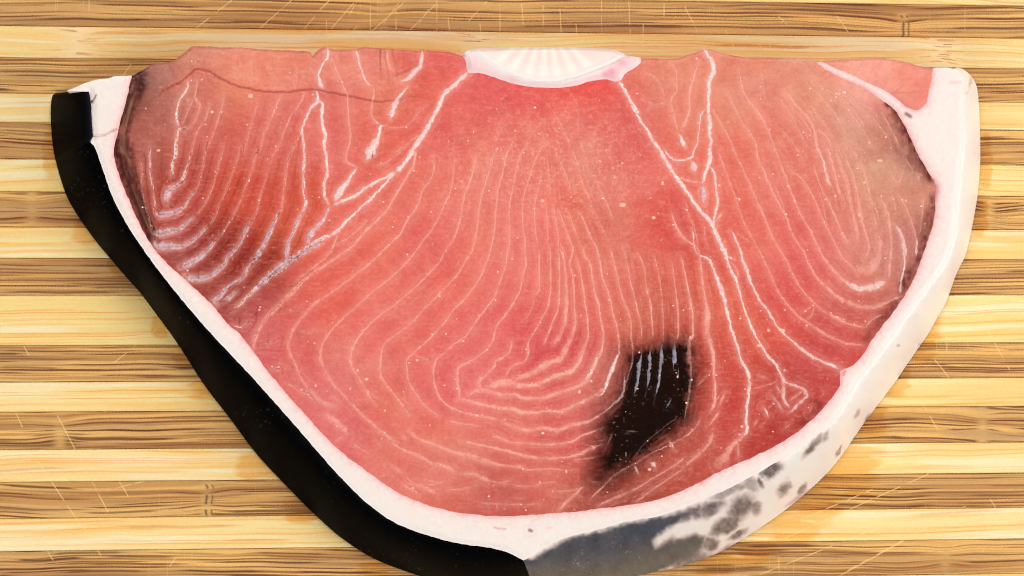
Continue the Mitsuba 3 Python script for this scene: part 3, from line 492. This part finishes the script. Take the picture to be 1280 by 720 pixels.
for s, w, col, a in (('W 90,545 120,553 158,555', 2.5, (190, 110, 108), .6), ('W 308,562 322,568', 4, (110, 50, 62), .9), ('W 275,540 300,530 345,545 350,585 310,600 278,585 275,545', 1.5, (226, 180, 184), .4), ('W 420,548 450,548', 3, (226, 180, 184), .6),
                     ('E 762,462 788,478', 5, (110, 50, 62), .9), ('E 1040,268 1100,265', 4, (232, 186, 172), .6), ('A 330,600 390,598 430,580 480,560', 1.6, (168, 96, 96), .85), ('A 310,385 335,375 350,345', 2.2, (60, 44, 48), .95), ('A 312,390 330,388', 3, (30, 22, 24), .95),
                     ('A 455,560 480,575 470,600', 4, (226, 160, 150), .5), ('Q 370,390 380,370', 5, (214, 110, 124), .8), ('J 930,240 950,300 930,350', 10, (206, 110, 140), .6), ('E 1130,210 1145,260', 6, (196, 186, 192), .6),
                     ('Q 345,360 350,400', 5, (240, 190, 196), .6), ('C 1,1 2,2', 1, (255, 255, 255), 0), ('W 470,440 500,440 530,432', 3, (206, 130, 134), .6), ('W 570,440 610,430 690,425', 3, (206, 140, 146), .5), ('X 480,260 530,210', 7, (226, 110, 120), .7)):
    mark(c, P, s, w, col, a)
v = world(P, TOP); v[:, 2] += lift(P) * .5 + .0005 * (1 - np.exp(-din / 7)) * sstep(0, 8, RTREE.query(P)[0]) - .0006 * np.exp(-(cKDTree(smooth_line(parse('A 330,600 390,598 430,580 480,560', 1)[0], .8)[0]).query(P)[0] / 1.5) ** 2) + (nz(P, 3.5, 35) - .5) * .00009 * sstep(0, 8, RTREE.query(P)[0])
put(ST_KEY + '__fat_layer', *skirt(v, T, np.clip(c, 0, .86)), 'fat', label='white band of fat between flesh and skin')

# ------------------------------------------------------------------ backbone disc and its sheath
P, T = fill(BONE_RING, 1.4, 4)
d = cKDTree(BONE_LOW).query(P)[0]
ang = np.degrees(np.arctan2(P[:, 1] - 20, P[:, 0] - 684))
ray = np.zeros(len(P))
for a0, w0 in ((123, 4.6), (108, 5), (94, 5.2), (80, 5), (65, 5), (51, 4.4), (137, 4)):
    ray = np.maximum(ray, np.exp(-((ang - a0) / (w0 * .95)) ** 2))
ray *= sstep(0, 12, d)
c = lin([243, 212, 200]) * (1 + .05 * (fb(P, 9, 41) - .5))[:, None]
c += (ray * .8)[:, None] * (lin([251, 236, 222]) - c)
c += (np.exp(-d / 7))[:, None] * (lin([253, 238, 234]) - c)
v = world(P, TOP); de = ETREE.query(P)[0]
v[:, 2] += -.0014 * np.clip(1 - de / 6, 0, 1) ** 2 + .0006 * np.exp(-((d - 4) / 4) ** 2) - .0005 * sstep(8, 24, d) + ray * .00003
put(ST_KEY + '__backbone', *skirt(v, T, np.clip(c, 0, .88)), 'fat', label='cream disc of backbone with pale rays')
P, T = fill(MEMB_RING, 1.1, 5)
c = lin([249, 208, 206]) * (1 + .08 * (fb(P, 6, 42) - .5))[:, None]
c += (np.exp(-cKDTree(BONE_LOW).query(P)[0] / 2.5) * .8)[:, None] * (lin([253, 240, 236]) - c)
for x, y, r, a in ((764, 91, 7, .7), (776, 77, 8, .55), (756, 93, 4, .5), (590, 84, 6, .2), (640, 97, 7, .25)):
    c += (a * np.exp(-((P[:, 0] - x) ** 2 + (P[:, 1] - y) ** 2) / r ** 2))[:, None] * (lin([226, 130, 160]) - c)
v = world(P, TOP); din = np.minimum(cKDTree(MEMB_LOW).query(P)[0], 6)
v[:, 2] += -.0014 * np.clip(1 - ETREE.query(P)[0] / 6, 0, 1) ** 2 + .0006 * np.exp(-((cKDTree(BONE_LOW).query(P)[0] + 4) / 4) ** 2) + .00012 * din
put(ST_KEY + '__backbone_sheath', *skirt(v, T, np.clip(c, 0, .88)), 'fat', label='white sheath round the underside of the backbone')

# ------------------------------------------------------------------ skin: from the rim of the cut face out and down to the board
def resample(p, n):
    d = np.r_[0, np.cumsum(np.hypot(*np.diff(p, axis=0).T))]
    t = np.linspace(0, d[-1], n)
    return np.column_stack([PchipInterpolator(d, p[:, 0])(t), PchipInterpolator(d, p[:, 1])(t)])
def wall(rim, out, n, m, power, bulge, seed):
    """grid (n, m) of world points and of design points; rim at TOP, out on the board"""
    a, b = resample(rim, n), resample(out, n)
    A, B = world(a, TOP), world(b, .0025)
    s = np.linspace(0, 1, m)
    W = A[:, None] * (1 - s)[None, :, None] + B[:, None] * s[None, :, None]
    z = TOP * (1 - s ** power) + .0012 * s
    W[..., 2] = z[None]
    D = a[:, None] * (1 - s)[None, :, None] + b[:, None] * s[None, :, None]
    f = D.reshape(-1, 2)
    rel = ((fb(f, 22, seed) - .5) * .0014 + (fb(f, 6, seed + 1) - .5) * .00035).reshape(n, m) * np.minimum(1, s * 6)[None] * np.minimum(1, (1 - s) * 6)[None]
    nrm = (B - A); nrm /= np.linalg.norm(nrm, axis=1, keepdims=True)
    W += nrm[:, None] * (rel + bulge * np.sin(np.pi * s) * .5)[..., None]
    return W, D, s
def grid_tris(n, m, flip=False):
    i = np.arange(n * m).reshape(n, m)
    a, b, c, d = i[:-1, :-1].ravel(), i[1:, :-1].ravel(), i[1:, 1:].ravel(), i[:-1, 1:].ravel()
    t = np.vstack([np.column_stack([a, b, c]), np.column_stack([a, c, d])])
    return t[:, ::-1] if flip else t
# pale skin
N, M = 760, 56
W, D, s = wall(RIM_PALE, OUT_PALE, N, M, 1.45, .0, 51)
f = D.reshape(-1, 2)
c = lin([250, 229, 219]) * (1 + .035 * (fb(f, 16, 52) - .5) + .035 * (nz(f, 3, 53) - .5))[:, None]
c += (sstep(.4, .75, fb(f, 45, 54)) * .4)[:, None] * (lin([240, 216, 211]) - c)
spots = [(888, 634, 17, 8, -25, .8), (866, 640, 15, 8, -22, .8), (924, 634, 18, 13, -45, .85), (904, 656, 20, 9, -30, .85), (942, 634, 9, 9, 0, .7), (888, 679, 9, 10, -40, .85), (922, 668, 12, 6, -25, .8), (962, 587, 14, 8, -28, .95), (979, 610, 7, 10, 30, .75), (1004, 611, 5, 9, 30, .7),
         (1014, 558, 15, 4.5, -48, .8), (1021, 549, 10, 3, -60, .6), (1030, 545, 8, 3, -60, .5), (1048, 563, 3.5, 8, 25, .7), (1068, 517, 2.5, 6, 25, .5), (912, 613, 26, 6, -24, .65), (937, 605, 9, 10, -50, .6), (948, 603, 3, 8, -20, .9), (905, 693, 18, 7, -30, .6), (850, 680, 30, 10, -14, .9), (862, 700, 26, 9, -16, .8), (930, 682, 14, 4, -30, .5), (1000, 622, 20, 3, -30, .4),
         (1085, 522, 6, 3, -55, .6), (878, 702, 22, 6, -18, .7), (1210, 104, 2.5, 9, 10, .35), (1150, 430, 3, 2, 0, .3), (1120, 431, 2, 2, 0, .4)]
grey = np.zeros(len(f))
wob = np.column_stack([fb(f, 9, 55) - .5, fb(f, 9, 56) - .5]) * 13
for x, y, rx, ry, an, a in spots:
    q = f + wob * min(1, ry / 9) - [x, y]
    ca, sa = math.cos(math.radians(an)), math.sin(math.radians(an))
    u, w = (q[:, 0] * ca + q[:, 1] * sa) / (rx * 1.18), (-q[:, 0] * sa + q[:, 1] * ca) / (ry * 1.1)
    grey = np.maximum(grey, a * sstep(1.4, .4, np.hypot(u, w)))
c += (grey * (.85 + .5 * fb(f, 4, 57)))[:, None].clip(0, 1) * (lin([106, 90, 89]) - c)
patch = shapely.Polygon(pts('640,690 664,697 704,674 744,664 794,651 846,640 862,640 850,650 834,660 822,667 816,674 818,684 832,680 850,675 868,666 879,671 878,684 862,697 842,706 820,720 800,735 640,760'))
sd = np.where(shapely.contains_xy(patch, f[:, 0], f[:, 1]), -1, 1) * shapely.distance(patch.boundary, shapely.points(f))
a = sstep(5, -5, sd + (fb(f, 8, 58) - .5) * 9)
gcol = lin([84, 82, 85]) * (1 + .8 * (fb(f, 12, 59) - .5) + .45 * (nz(f, 2.5, 60) - .5))[:, None]
blue = np.exp(-(((f[:, 0] - 815) / 38) ** 2 + ((f[:, 1] - 662) / 16) ** 2)) + np.exp(-(((f[:, 0] - 760) / 30) ** 2 + ((f[:, 1] - 690) / 14) ** 2)) * .6
gcol += (np.clip(blue, 0, 1) * .6)[:, None] * (lin([66, 71, 86]) - gcol)
gcol += (sstep(.84, .95, nz(f, 2.0, 61)) * sstep(.45, .75, nz(f, 14, 62)) * .5)[:, None] * (lin([190, 188, 186]) - gcol)
c += a[:, None] * (gcol - c)
v, t = W.reshape(-1, 3), grid_tris(N, M)
w = v[:M].copy(); w[:, 2] = .0006; e = np.arange(M); b0 = len(v)      # cut end beside the top edge
v = np.vstack([v, v[:M], w]); c = np.vstack([c, c[:M], c[:M]])
t = np.vstack([t, np.column_stack([b0 + e[:-1], b0 + M + e[1:], b0 + e[1:]]), np.column_stack([b0 + e[:-1], b0 + M + e[:-1], b0 + M + e[1:]])])
put(ST_KEY + '__pale_skin', v, t, np.clip(c, 0, .86), 'skin', label='cream belly skin with blurred grey spots and a grey end')
# black skin: the long strip and the piece cut free at its end
k = int(np.argmin(np.hypot(RIM_BLACK[:, 0] - 113, RIM_BLACK[:, 1] - 177)))
K_OUT = int(np.argmin(np.hypot(OUT_BLACK[:, 0] - 69, OUT_BLACK[:, 1] - 200))) + 1
for key, rim, out, n, col, lab, rgh in ((ST_KEY + '__black_skin', RIM_BLACK[:k + 1], OUT_BLACK[:K_OUT], 620, (6, 6, 7), 'long strip of shiny black skin', 71), (ST_KEY + '__black_skin_001', RIM_BLACK[k:], OUT_BLACK[K_OUT - 1:], 90, (10, 9, 9), 'black skin piece cut free at the end', 75)):
    W, D, s = wall(rim, out, n, 40, 1.45, .0, rgh)
    f = D.reshape(-1, 2)
    if n == 90:      # lifts a little from the strip and has thick rounded edges
        e = np.exp(-np.arange(n) / 2.5)[:, None]
        W[..., 2] += .0007 * (1 - e)
        e2 = np.exp(-(n - 1 - np.arange(n)) / 3)[:, None]
        W[..., 2] -= .0012 * e2
    c = lin(col) * (1 + .6 * (fb(f, 9, rgh + 2) - .5))[:, None]
    c += (sstep(.86, .93, nz(f, 2.4, rgh + 3)) * sstep(.55, .7, nz(f, 26, rgh + 4)) * .12)[:, None] * (lin([120, 124, 135]) - c)  # sparse pale specks paint small glints into the black
    if n == 90: c += (np.exp(-np.tile(s, n) / .05) * .7)[:, None] * (lin([44, 44, 62]) - c)  # bluish edge highlight painted along the navy rim
    t = grid_tris(n, 40)
    v = W.reshape(-1, 3)
    if n == 90:      # end wall of the free piece
        end = np.arange((n - 1) * 40, n * 40)
        w = v[end].copy(); w[:, 2] = .0006
        b0 = len(v); v = np.vstack([v, v[end], w]); c = np.vstack([c, c[end], c[end]])
        e = np.arange(40)
        t = np.vstack([t, np.column_stack([b0 + e[:-1], b0 + e[1:], b0 + 40 + e[1:]]), np.column_stack([b0 + e[:-1], b0 + 40 + e[1:], b0 + 40 + e[:-1]])])
    put(key, v, t, np.clip(c, .001, 1), 'dark_skin', label=lab)

# ------------------------------------------------------------------ septa: low ribbons of connective tissue set in the cut face
rng = np.random.default_rng(5)
for n, (k, w, a, s) in enumerate(SEAMS):
    p, ws = parse(s, w)
    q, t, ww = smooth_line(p, .9, ws)
    tan = np.gradient(q, axis=0); tan /= np.linalg.norm(tan, axis=1, keepdims=True) + 1e-9
    nor = np.column_stack([-tan[:, 1], tan[:, 0]])
    t3 = lambda sc, sd: meshkit.fbm(np.column_stack([t / sc, np.full(len(t), n * 3.17 + sd), np.zeros(len(t))]), 2, 90)
    q = q + nor * ((t3(7, 1) - .5) * (1.3 if k == 'n' else 2.2) + (t3(2.2, 5) - .5) * 1.3)[:, None]
    end = np.clip(np.minimum(t, t[-1] - t) / 5, 0, 1)
    width = ww * (.45 + 1.0 * t3(5, 2)) * (.35 + .65 * end) * np.where(k == 'n', 1.25, 1.02)
    fade = np.clip(.10 + 1.5 * t3(8, 3), .1, 1.1) if k in 'n' else np.clip(.62 + .6 * t3(7, 3), 0, 1)
    alpha = np.clip(a * fade * (.25 + .75 * end) * 1.12, 0, 1)
    if k in 'nw': alpha = alpha * np.where(shapely.contains_xy(SPOT, q[:, 0], q[:, 1]), .4, 1)
    K = 7 if k in 'mg' or w >= 4.5 else 5
    off = np.linspace(-.5, .5, K)
    pp = (q[:, None] + nor[:, None] * (width[:, None] * off[None])[..., None]).reshape(-1, 2)
    dome = (1 - (2 * np.abs(off)) ** 2)
    prof = (1 - (2 * np.abs(off)) ** (2.0 if k == 'n' else 3.5))
    gr = nz(pp, 2.0, 77).reshape(-1, K)
    ab = alpha[:, None] * prof[None] * (np.clip(.45 + .9 * gr, 0, 1) if k in 'mg' else np.clip(.45 + .95 * gr, 0, 1.1))
    base = muscle_color(pp)
    col = COL[k] * (1 + (.5 if k == 'm' else .10) * (nz(pp, 1.7, 78) - .5))[:, None]
    if k == 'm': col = col + sstep(.62, .85, nz(pp, 2.0, 79))[:, None] * (lin([252, 236, 232]) - col) * .8
    if k == 'w': col = col + (sstep(.45, .8, nz(pp, 9, 80)) * .5)[:, None] * (lin([240, 188, 190]) - col)
    c = base + ab.reshape(-1)[:, None] * (col - base)
    v = world(pp, TOP)
    h = np.minimum(width, 12)[:, None] * (.000018 if k != 'm' else .00005) * dome[None] + (.00005 * (gr - .5) * dome if k in 'mg' else 0)
    v[:, 2] += lift(pp) + (h + .00006 * dome[None] - .00005 * (1 - dome[None])).reshape(-1)
    put(numbered(ST_KEY + '__septum'), v, grid_tris(len(q), K), np.clip(c, 0, .88), 'flesh')

# white flecks and blobs of fat on the face
BLOBS = [(313, 120, 5, 5), (265, 140, 4, 3), (924, 249, 3, 3), (828, 229, 3, 4), (778, 256, 7, 4.5), (678, 251, 4, 3.5), (817, 272, 4, 3), (1074, 268, 2.5, 5.5), (1070, 194, 2.5, 2.5), (1053, 292, 2.2, 3.4), (1046, 397, 5, 3.5), (978, 413, 5, 4), (960, 413, 3, 2.5), (458, 474, 4, 3), (447, 463, 2.5, 3),
         (724, 490, 3, 4), (708, 589, 2, 4), (1087, 178, 2.2, 2.8), (1049, 117, 4, 2.4), (1100, 201, 6, 3), (927, 533, 3.4, 3), (924, 543, 2.4, 2), (948, 432, 4, 3), (1044, 245, 3.2, 3), (1117, 249, 2, 2.6), (1132, 251, 2, 3), (847, 471, 2, 3), (198, 188, 4, 2.6), (116, 187, 0, 0), (1008, 407, 2.6, 2)]
def blob(x, y, rx, ry, seed, hgt):
    m = trimesh.creation.icosphere(subdivisions=2)
    u = m.vertices
    g = 1 + .5 * (meshkit.noise(u * 1.7 + seed * 9.1, 3) - .5)
    p = np.column_stack([x + u[:, 0] * rx * g, y - u[:, 1] * ry * g])
    v = world(p, TOP); z = lift(np.array([[x, y]]))[0]
    v[:, 2] = TOP + z + u[:, 2] * hgt * g
    return v, np.array(m.faces)
for n, (x, y, rx, ry) in enumerate(BLOBS):
    rx, ry = rx * .62, ry * .62
    if rx:
        v, t = blob(x, y, rx, ry, n, .00016)
        put(numbered(ST_KEY + '__fat_fleck'), v, t, np.tile(lin([246, 180, 164]), (len(v), 1)), 'flesh')
poly = shapely.Polygon(FLESH_RING).buffer(-6)
sv, stt, sc, base = [], [], [], 0
ico = trimesh.creation.icosphere(subdivisions=1)
while len(sv) < 520:
    q = np.array([rng.uniform(150, 1170), rng.uniform(60, 640)])
    if not poly.contains(shapely.Point(q)) or SPOT.contains(shapely.Point(q)) and rng.random() < .93: continue
    if rng.random() < .55: q = SP[rng.integers(len(SP))] + rng.normal(0, 1.5, 2)
    if not poly.contains(shapely.Point(q)): continue
    r = rng.uniform(.5, 1.3) * (1.5 if rng.random() < .06 else 1)
    p = q + ico.vertices[:, :2] * [r * rng.uniform(.7, 1.5), r]
    v = world(p, TOP); v[:, 2] = TOP + lift(q[None])[0] + ico.vertices[:, 2] * .00014 + .00003
    sv.append(v); stt.append(np.array(ico.faces) + base); base += len(v)
    g_ = rng.uniform(168, 205)
    sc.append(np.tile(lin([248, g_, g_ - 14]), (len(v), 1)))
put(ST_KEY + '__fine_flecks', np.vstack(sv), np.vstack(stt), np.vstack(sc), 'flesh', kind='stuff')

# ------------------------------------------------------------------ bamboo board: glued strips, each a part
EDGES = [(-8, 5), (33, 47), (73, 85), (114, 130), (148, 167), (197, 208), (240, 245), (283, 288), (322, 325), (370, 368), (430, 430), (477, 473), (515, 508), (562, 553), (602, 592), (648, 635), (690, 673), (736, 716)]
ys = [float((world([[0, l]], 0)[0, 1] + world([[1280, r]], 0)[0, 1]) / 2) for l, r in EDGES]       # falling
first_dark = True                                # strip between EDGES[0] and [1] is dark, then they take turns
while ys[0] < .125: ys.insert(0, ys[0] + .0108); first_dark = not first_dark
while ys[-1] > -.125: ys.append(ys[-1] - .0108)
YS = np.array(ys)
dark_flag = [(i % 2 == 0) == first_dark for i in range(len(YS) - 1)]
X0, X1, THICK = -.205, .215, .018
def wpt(x, y): return [float(v) for v in world([[x, y]], 0)[0, :2]]
CUTS = [(245, 35, 290, 0), (325, 35, 365, 0), (380, 36, 412, 0), (400, 12, 412, 0), (412, 38, 442, 4), (466, 38, 506, 2), (480, 28, 498, 4), (512, 38, 544, 6), (586, 26, 608, 2), (546, 0, 546, 60), (495, 12, 495, 60), (625, 5, 625, 57), (463, 0, 463, 58), (408, 25, 408, 58), (679, 8, 679, 36), (752, 0, 752, 57), (830, 0, 830, 30), (804, 30, 804, 66),
        (970, 18, 986, 32), (940, 46, 958, 66), (963, 44, 962, 70), (981, 673, 1173, 587), (950, 718, 1130, 647), (1060, 713, 1208, 632), (1040, 725, 1130, 676), (1153, 503, 1174, 541), (1216, 380, 1262, 462), (1169, 450, 1194, 482), (1238, 624, 1246, 637), (3, 480, 28, 534), (46, 575, 126, 694), (72, 520, 135, 640), (98, 655, 108, 662), (133, 613, 280, 577), (143, 453, 195, 412), (145, 595, 160, 620), (1146, 634, 1150, 646), (1000, 650, 1090, 612), (1228, 690, 1236, 668), (154, 94, 164, 80), (30, 433, 36, 444), (560, 20, 563, 52), (600, 30, 602, 56), (652, 4, 654, 30), (700, 12, 702, 50), (720, 30, 723, 58), (786, 2, 788, 44), (856, 8, 872, 40), (905, 34, 918, 60), (1012, 44, 1015, 72), (1046, 20, 1060, 40), (436, 20, 446, 2), (524, 30, 540, 4), (430, 56, 448, 30), (480, 58, 496, 34), (350, 60, 362, 44), (60, 690, 66, 700), (212, 708, 220, 697)]
CUTS = [(*wpt(a, b), *wpt(c, d)) for a, b, c, d in CUTS]
NODES = [(wpt(98, 52), 0), (wpt(1128, 38), 1), (wpt(258, 625), 1), (wpt(75, 537), 1), (wpt(1228, 530), 1), (wpt(1182, 695), 1), (wpt(1176, 66), 0), (wpt(478, 22), 1), (wpt(598, 47), 0), (wpt(40, 262), 1), (wpt(1236, 272), 1), (wpt(430, 735), 0)]
JUICE_SHADE = [(wpt(1150, 425), .007, .010), (wpt(1118, 470), .006, .009), (wpt(1060, 585), .012, .012), (wpt(1020, 620), .010, .010), (wpt(108, 290), .005, .006), (wpt(148, 330), .004, .004), (wpt(200, 410), .003, .004), (wpt(262, 490), .007, .004), (wpt(325, 580), .009, .005), (wpt(380, 640), .007, .005), (wpt(1225, 270), .003, .008), (wpt(950, 690), .008, .004), (wpt(64, 190), .003, .008), (wpt(1090, 530), .006, .008), (wpt(985, 660), .010, .006), (wpt(1232, 200), .0025, .010), (wpt(900, 705), .010, .004), (wpt(470, 712), .008, .003), (wpt(230, 450), .004, .004)]

def bamboo(dark):
    def fn(p, n, uv):
        x, y = mi.Float(p.x) * 4000, mi.Float(p.y) * 4000         # quarter millimetres
        k = mi.Float(0)
        for v in YS: k = k + dr.select(p.y < float(v), 1.0, 0.0)
        r1, r2, r3 = cell_rand(k, 3), cell_rand(k, 5), cell_rand(k, 9)
        # grain drifts and bends a little round the nodes
        yw = y + (noise(x / 170, k * 3.3) - .5) * 9 + (noise(x / 45, k * 5.1, y / 30) - .5) * 2.6
        nodeness, gap, sx = mi.Float(0), mi.Float(0), mi.Float(0)
        for (q, dk) in NODES:
            if bool(dk) != dark: continue
            dx = x - q[0] * 4000
            here = dr.select(dr.abs(p.y - q[1]) < .0058, 1.0, 0.0)
            g = dr.exp(-dr.square(dx / 26)) * here
            nodeness = dr.maximum(nodeness, g)
            gap = dr.maximum(gap, dr.exp(-dr.square(dx / 7)) * here)
            sx = sx + dr.exp(-dr.square((dx - 14) / 30)) * here
            yw = yw + g * 3.5 * dr.sin((y - q[1] * 4000) * .16)
        long = mi.Float(1) * (95 + 70 * r1)
        s1 = noise(x / long + 37 * r2, yw / 2.3, k)
        s2 = noise(x / (long * 1.6) + 91 * r3, yw / 4.6, k + .5)
        s3 = noise(x / 260 + 11 * r1, yw / 8.5, k + .2)
        fine = noise(x / 30, yw / 1.1, k) - .5
        tiny = noise(x / 3, y / 1.6, k) - .5
        def dash(rowh, L, dens, seed, wid):
            row = dr.floor(yw / rowh)
            v = (yw / rowh - row - .5) * 2 + (noise(x / 40, row * 7.7 + seed, k) - .5) * .5
            xx = x / (L * (.6 + .8 * cell_rand(row, k, seed))) + cell_rand(row, k, seed + 1) * 9
            c0 = dr.floor(xx)
            u = xx - c0
            on = dr.select(cell_rand(c0, row + k * 331, seed + 2) < dens, 1.0, 0.0)
            w = wid * (.5 + .7 * cell_rand(c0, row + k * 331, seed + 3)) * dr.clip(dr.minimum(u - .03, .97 - u) * 5, 0, 1)
            return on * smoothstep(w + .22, w - .22, dr.abs(v)) * dr.clip(w * 2.2, 0, 1) * (.55 + .45 * cell_rand(c0, row, seed + 4))
        if dark:
            base = mix(L3(228, 174, 100), L3(204, 154, 92), smoothstep(.3, .7, s3))
            base = mix(base, mi.Color3f(L3(234, 184, 106)), smoothstep(.35, .75, noise(x / 210, yw / 14, k + 7)) * .75)
            base = mix(base, mi.Color3f(L3(178, 140, 96)), smoothstep(.55, .85, noise(x / 120, yw / 9, k + 17)) * .5)
            m2 = smoothstep(.44, .70, s2)
            base = mix(base, mi.Color3f(L3(166, 108, 56)), m2 * .55)
            base = mix(base, mi.Color3f(L3(150, 90, 44)), smoothstep(.58, .74, noise(x / 330 + 3 * r2, yw / 1.7, k + 31)) * .5)
            m = dr.maximum(dash(4.7, 300, .50 + .3 * (r2 - .5), 3, .42), dash(3.3, 170, .30 + .25 * (r3 - .5), 23, .45))
            base = mix(base, mi.Color3f(L3(116, 58, 26)), dr.minimum(m * 1.1, 1) * .92 * (1 - .9 * gap))
            m3 = dash(5.6, 150, .24, 43, .46)
            base = mix(base, mi.Color3f(L3(72, 34, 16)), m3 * .85 * (1 - .95 * gap))
            base = mix(base, mi.Color3f(L3(206, 162, 100)), gap * .3)
            mark = mi.Float(0)
            for (q, dk) in NODES[1:3]:
                dx = x - q[0] * 4000 + (noise(y / 6, q[0] * 999) - .5) * 4
                here = dr.select(dr.abs(p.y - q[1]) < .0048, 1.0, 0.0)
                mark = dr.maximum(mark, here * (dr.exp(-dr.square(dx / 1.7)) + .8 * dr.exp(-dr.square((dx - 7) / 1.3))) * smoothstep(.25, .5, noise(y / 9, q[0] * 731)))
            base = mix(base, mi.Color3f(L3(92, 66, 36)), dr.minimum(mark, 1) * .85)
        else:
            base = mix(L3(254, 216, 148), L3(248, 202, 128), smoothstep(.3, .7, s3))
            base = mix(base, mi.Color3f(L3(250, 214, 136)), smoothstep(.5, .9, r1 + .4 * (s3 - .5)) * .6)
            base = mix(base, mi.Color3f(L3(254, 226, 178)), smoothstep(.5, .8, noise(x / 150, yw / 7, k + 4)) * .85)
            m2 = smoothstep(.52, .8, s2)
            base = mix(base, mi.Color3f(L3(242, 184, 92)), m2 * .65)
            m = dr.maximum(dash(5.6, 420, .46 + .3 * (r2 - .5), 3, .32), dash(3.7, 260, .24 + .2 * (r3 - .5), 23, .36))
            base = mix(base, mi.Color3f(L3(230, 150, 48)), dr.minimum(m * 1.1, 1) * .82 * (1 - gap))
            m3 = dash(9.1, 170, .12, 43, .36)
            base = mix(base, mi.Color3f(L3(190, 112, 36)), m3 * .7 * (1 - gap))
            nd = dash(3.6, 26, .4, 63, .5) * nodeness
            base = mix(base, mi.Color3f(L3(246, 216, 172)), nodeness * .5)
            base = mix(base, mi.Color3f(L3(190, 118, 48)), nd * .8)
        base = base * (1 + .10 * fine + .07 * tiny)
        # juice in the wood and painted contact shade beside the steak, one tint
        juice_shade = mi.Float(0)
        for (q, a, b) in JUICE_SHADE:
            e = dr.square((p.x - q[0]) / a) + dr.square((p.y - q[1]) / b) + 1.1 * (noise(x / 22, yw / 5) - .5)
            juice_shade = dr.maximum(juice_shade, smoothstep(1.1, .35, e))
        base = base * mix((1, 1, 1), (.90, .72, .42), juice_shade * .95)
        # knife cuts
        cut, deep = mi.Float(0), mi.Float(0)
        for (ax, ay, bx, by) in CUTS:
            dx, dy = bx - ax, by - ay
            l2 = dx * dx + dy * dy
            h = ((p.x - ax) * dx + (p.y - ay) * dy) / l2
            hc = dr.clip(h, 0, 1)
            d = dr.sqrt(dr.square(p.x - ax - hc * dx) + dr.square(p.y - ay - hc * dy)) * 4000
            cut = dr.maximum(cut, dr.exp(-dr.square(d / .62)) * smoothstep(.12, .45, noise(h * math.sqrt(l2) * 500, ax * 3000)))
        base = mix(base, mi.Color3f(L3(252, 214, 138)), dr.minimum(cut, 1) * (.62 if dark else .62))
        # faint cross scratches near the upper edge
        sc = smoothstep(.93, .97, noise(x / 1.3, y / 70, 3)) * smoothstep(.55, .7, noise(x / 60, y / 60, 8))
        base = mix(base, mi.Color3f(L3(250, 220, 150)), sc * .35)
        return dr.clip(base, .01, .9)
    return fn
FINE = mikit.proc(lambda p, n, uv: noise(p.x * 4000 / 60, p.y * 4000 / 1.6, 3) * .00005, 1e-4)
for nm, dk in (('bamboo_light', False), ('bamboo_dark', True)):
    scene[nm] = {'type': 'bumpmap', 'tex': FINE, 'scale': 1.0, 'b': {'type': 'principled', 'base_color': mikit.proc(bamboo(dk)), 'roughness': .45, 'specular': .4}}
labels['cutting_board'] = {'label': 'bamboo cutting board of alternating light and dark strips under the fish', 'category': 'cutting board'}
for i in range(len(YS) - 1):
    y1, y0 = YS[i] - .00006, YS[i + 1] + .00006
    ch = .00022
    prof = [(y0, -THICK), (y1, -THICK), (y1, -ch), (y1 - ch, 0), (y0 + ch, 0), (y0, -ch)]
    xs = (X0, X0 + .0006, X1 - .0006, X1)
    v, t, n = [], [], len(prof)
    for j, x in enumerate(xs):
        for (y, z) in prof:
            v.append((x, y, z - (.0006 if j in (0, 3) and z > -.001 else 0)))
    for j in range(3):
        for k in range(n):
            a, b = j * n + k, j * n + (k + 1) % n
            t += [(a, b, b + n), (a, b + n, a + n)]
    for j, fl in ((0, True), (3, False)):
        for k in range(1, n - 1):
            tri = (j * n, j * n + k, j * n + k + 1)
            t.append(tri[::-1] if fl else tri)
    m = trimesh.Trimesh(v, t, process=False)
    trimesh.repair.fix_normals(m)
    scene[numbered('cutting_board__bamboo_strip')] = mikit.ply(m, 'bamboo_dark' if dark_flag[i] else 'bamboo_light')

# ------------------------------------------------------------------ what the board lies on
table = trimesh.creation.box((1.6, 1.2, .03)); table.apply_translation((0, 0, -THICK - .0155))
scene['table_top'] = mikit.ply(table, {'type': 'roughplastic', 'diffuse_reflectance': {'type': 'rgb', 'value': .55}, 'alpha': .3})
labels['table_top'] = {'label': 'plain pale table top under the bamboo board', 'kind': 'structure'}
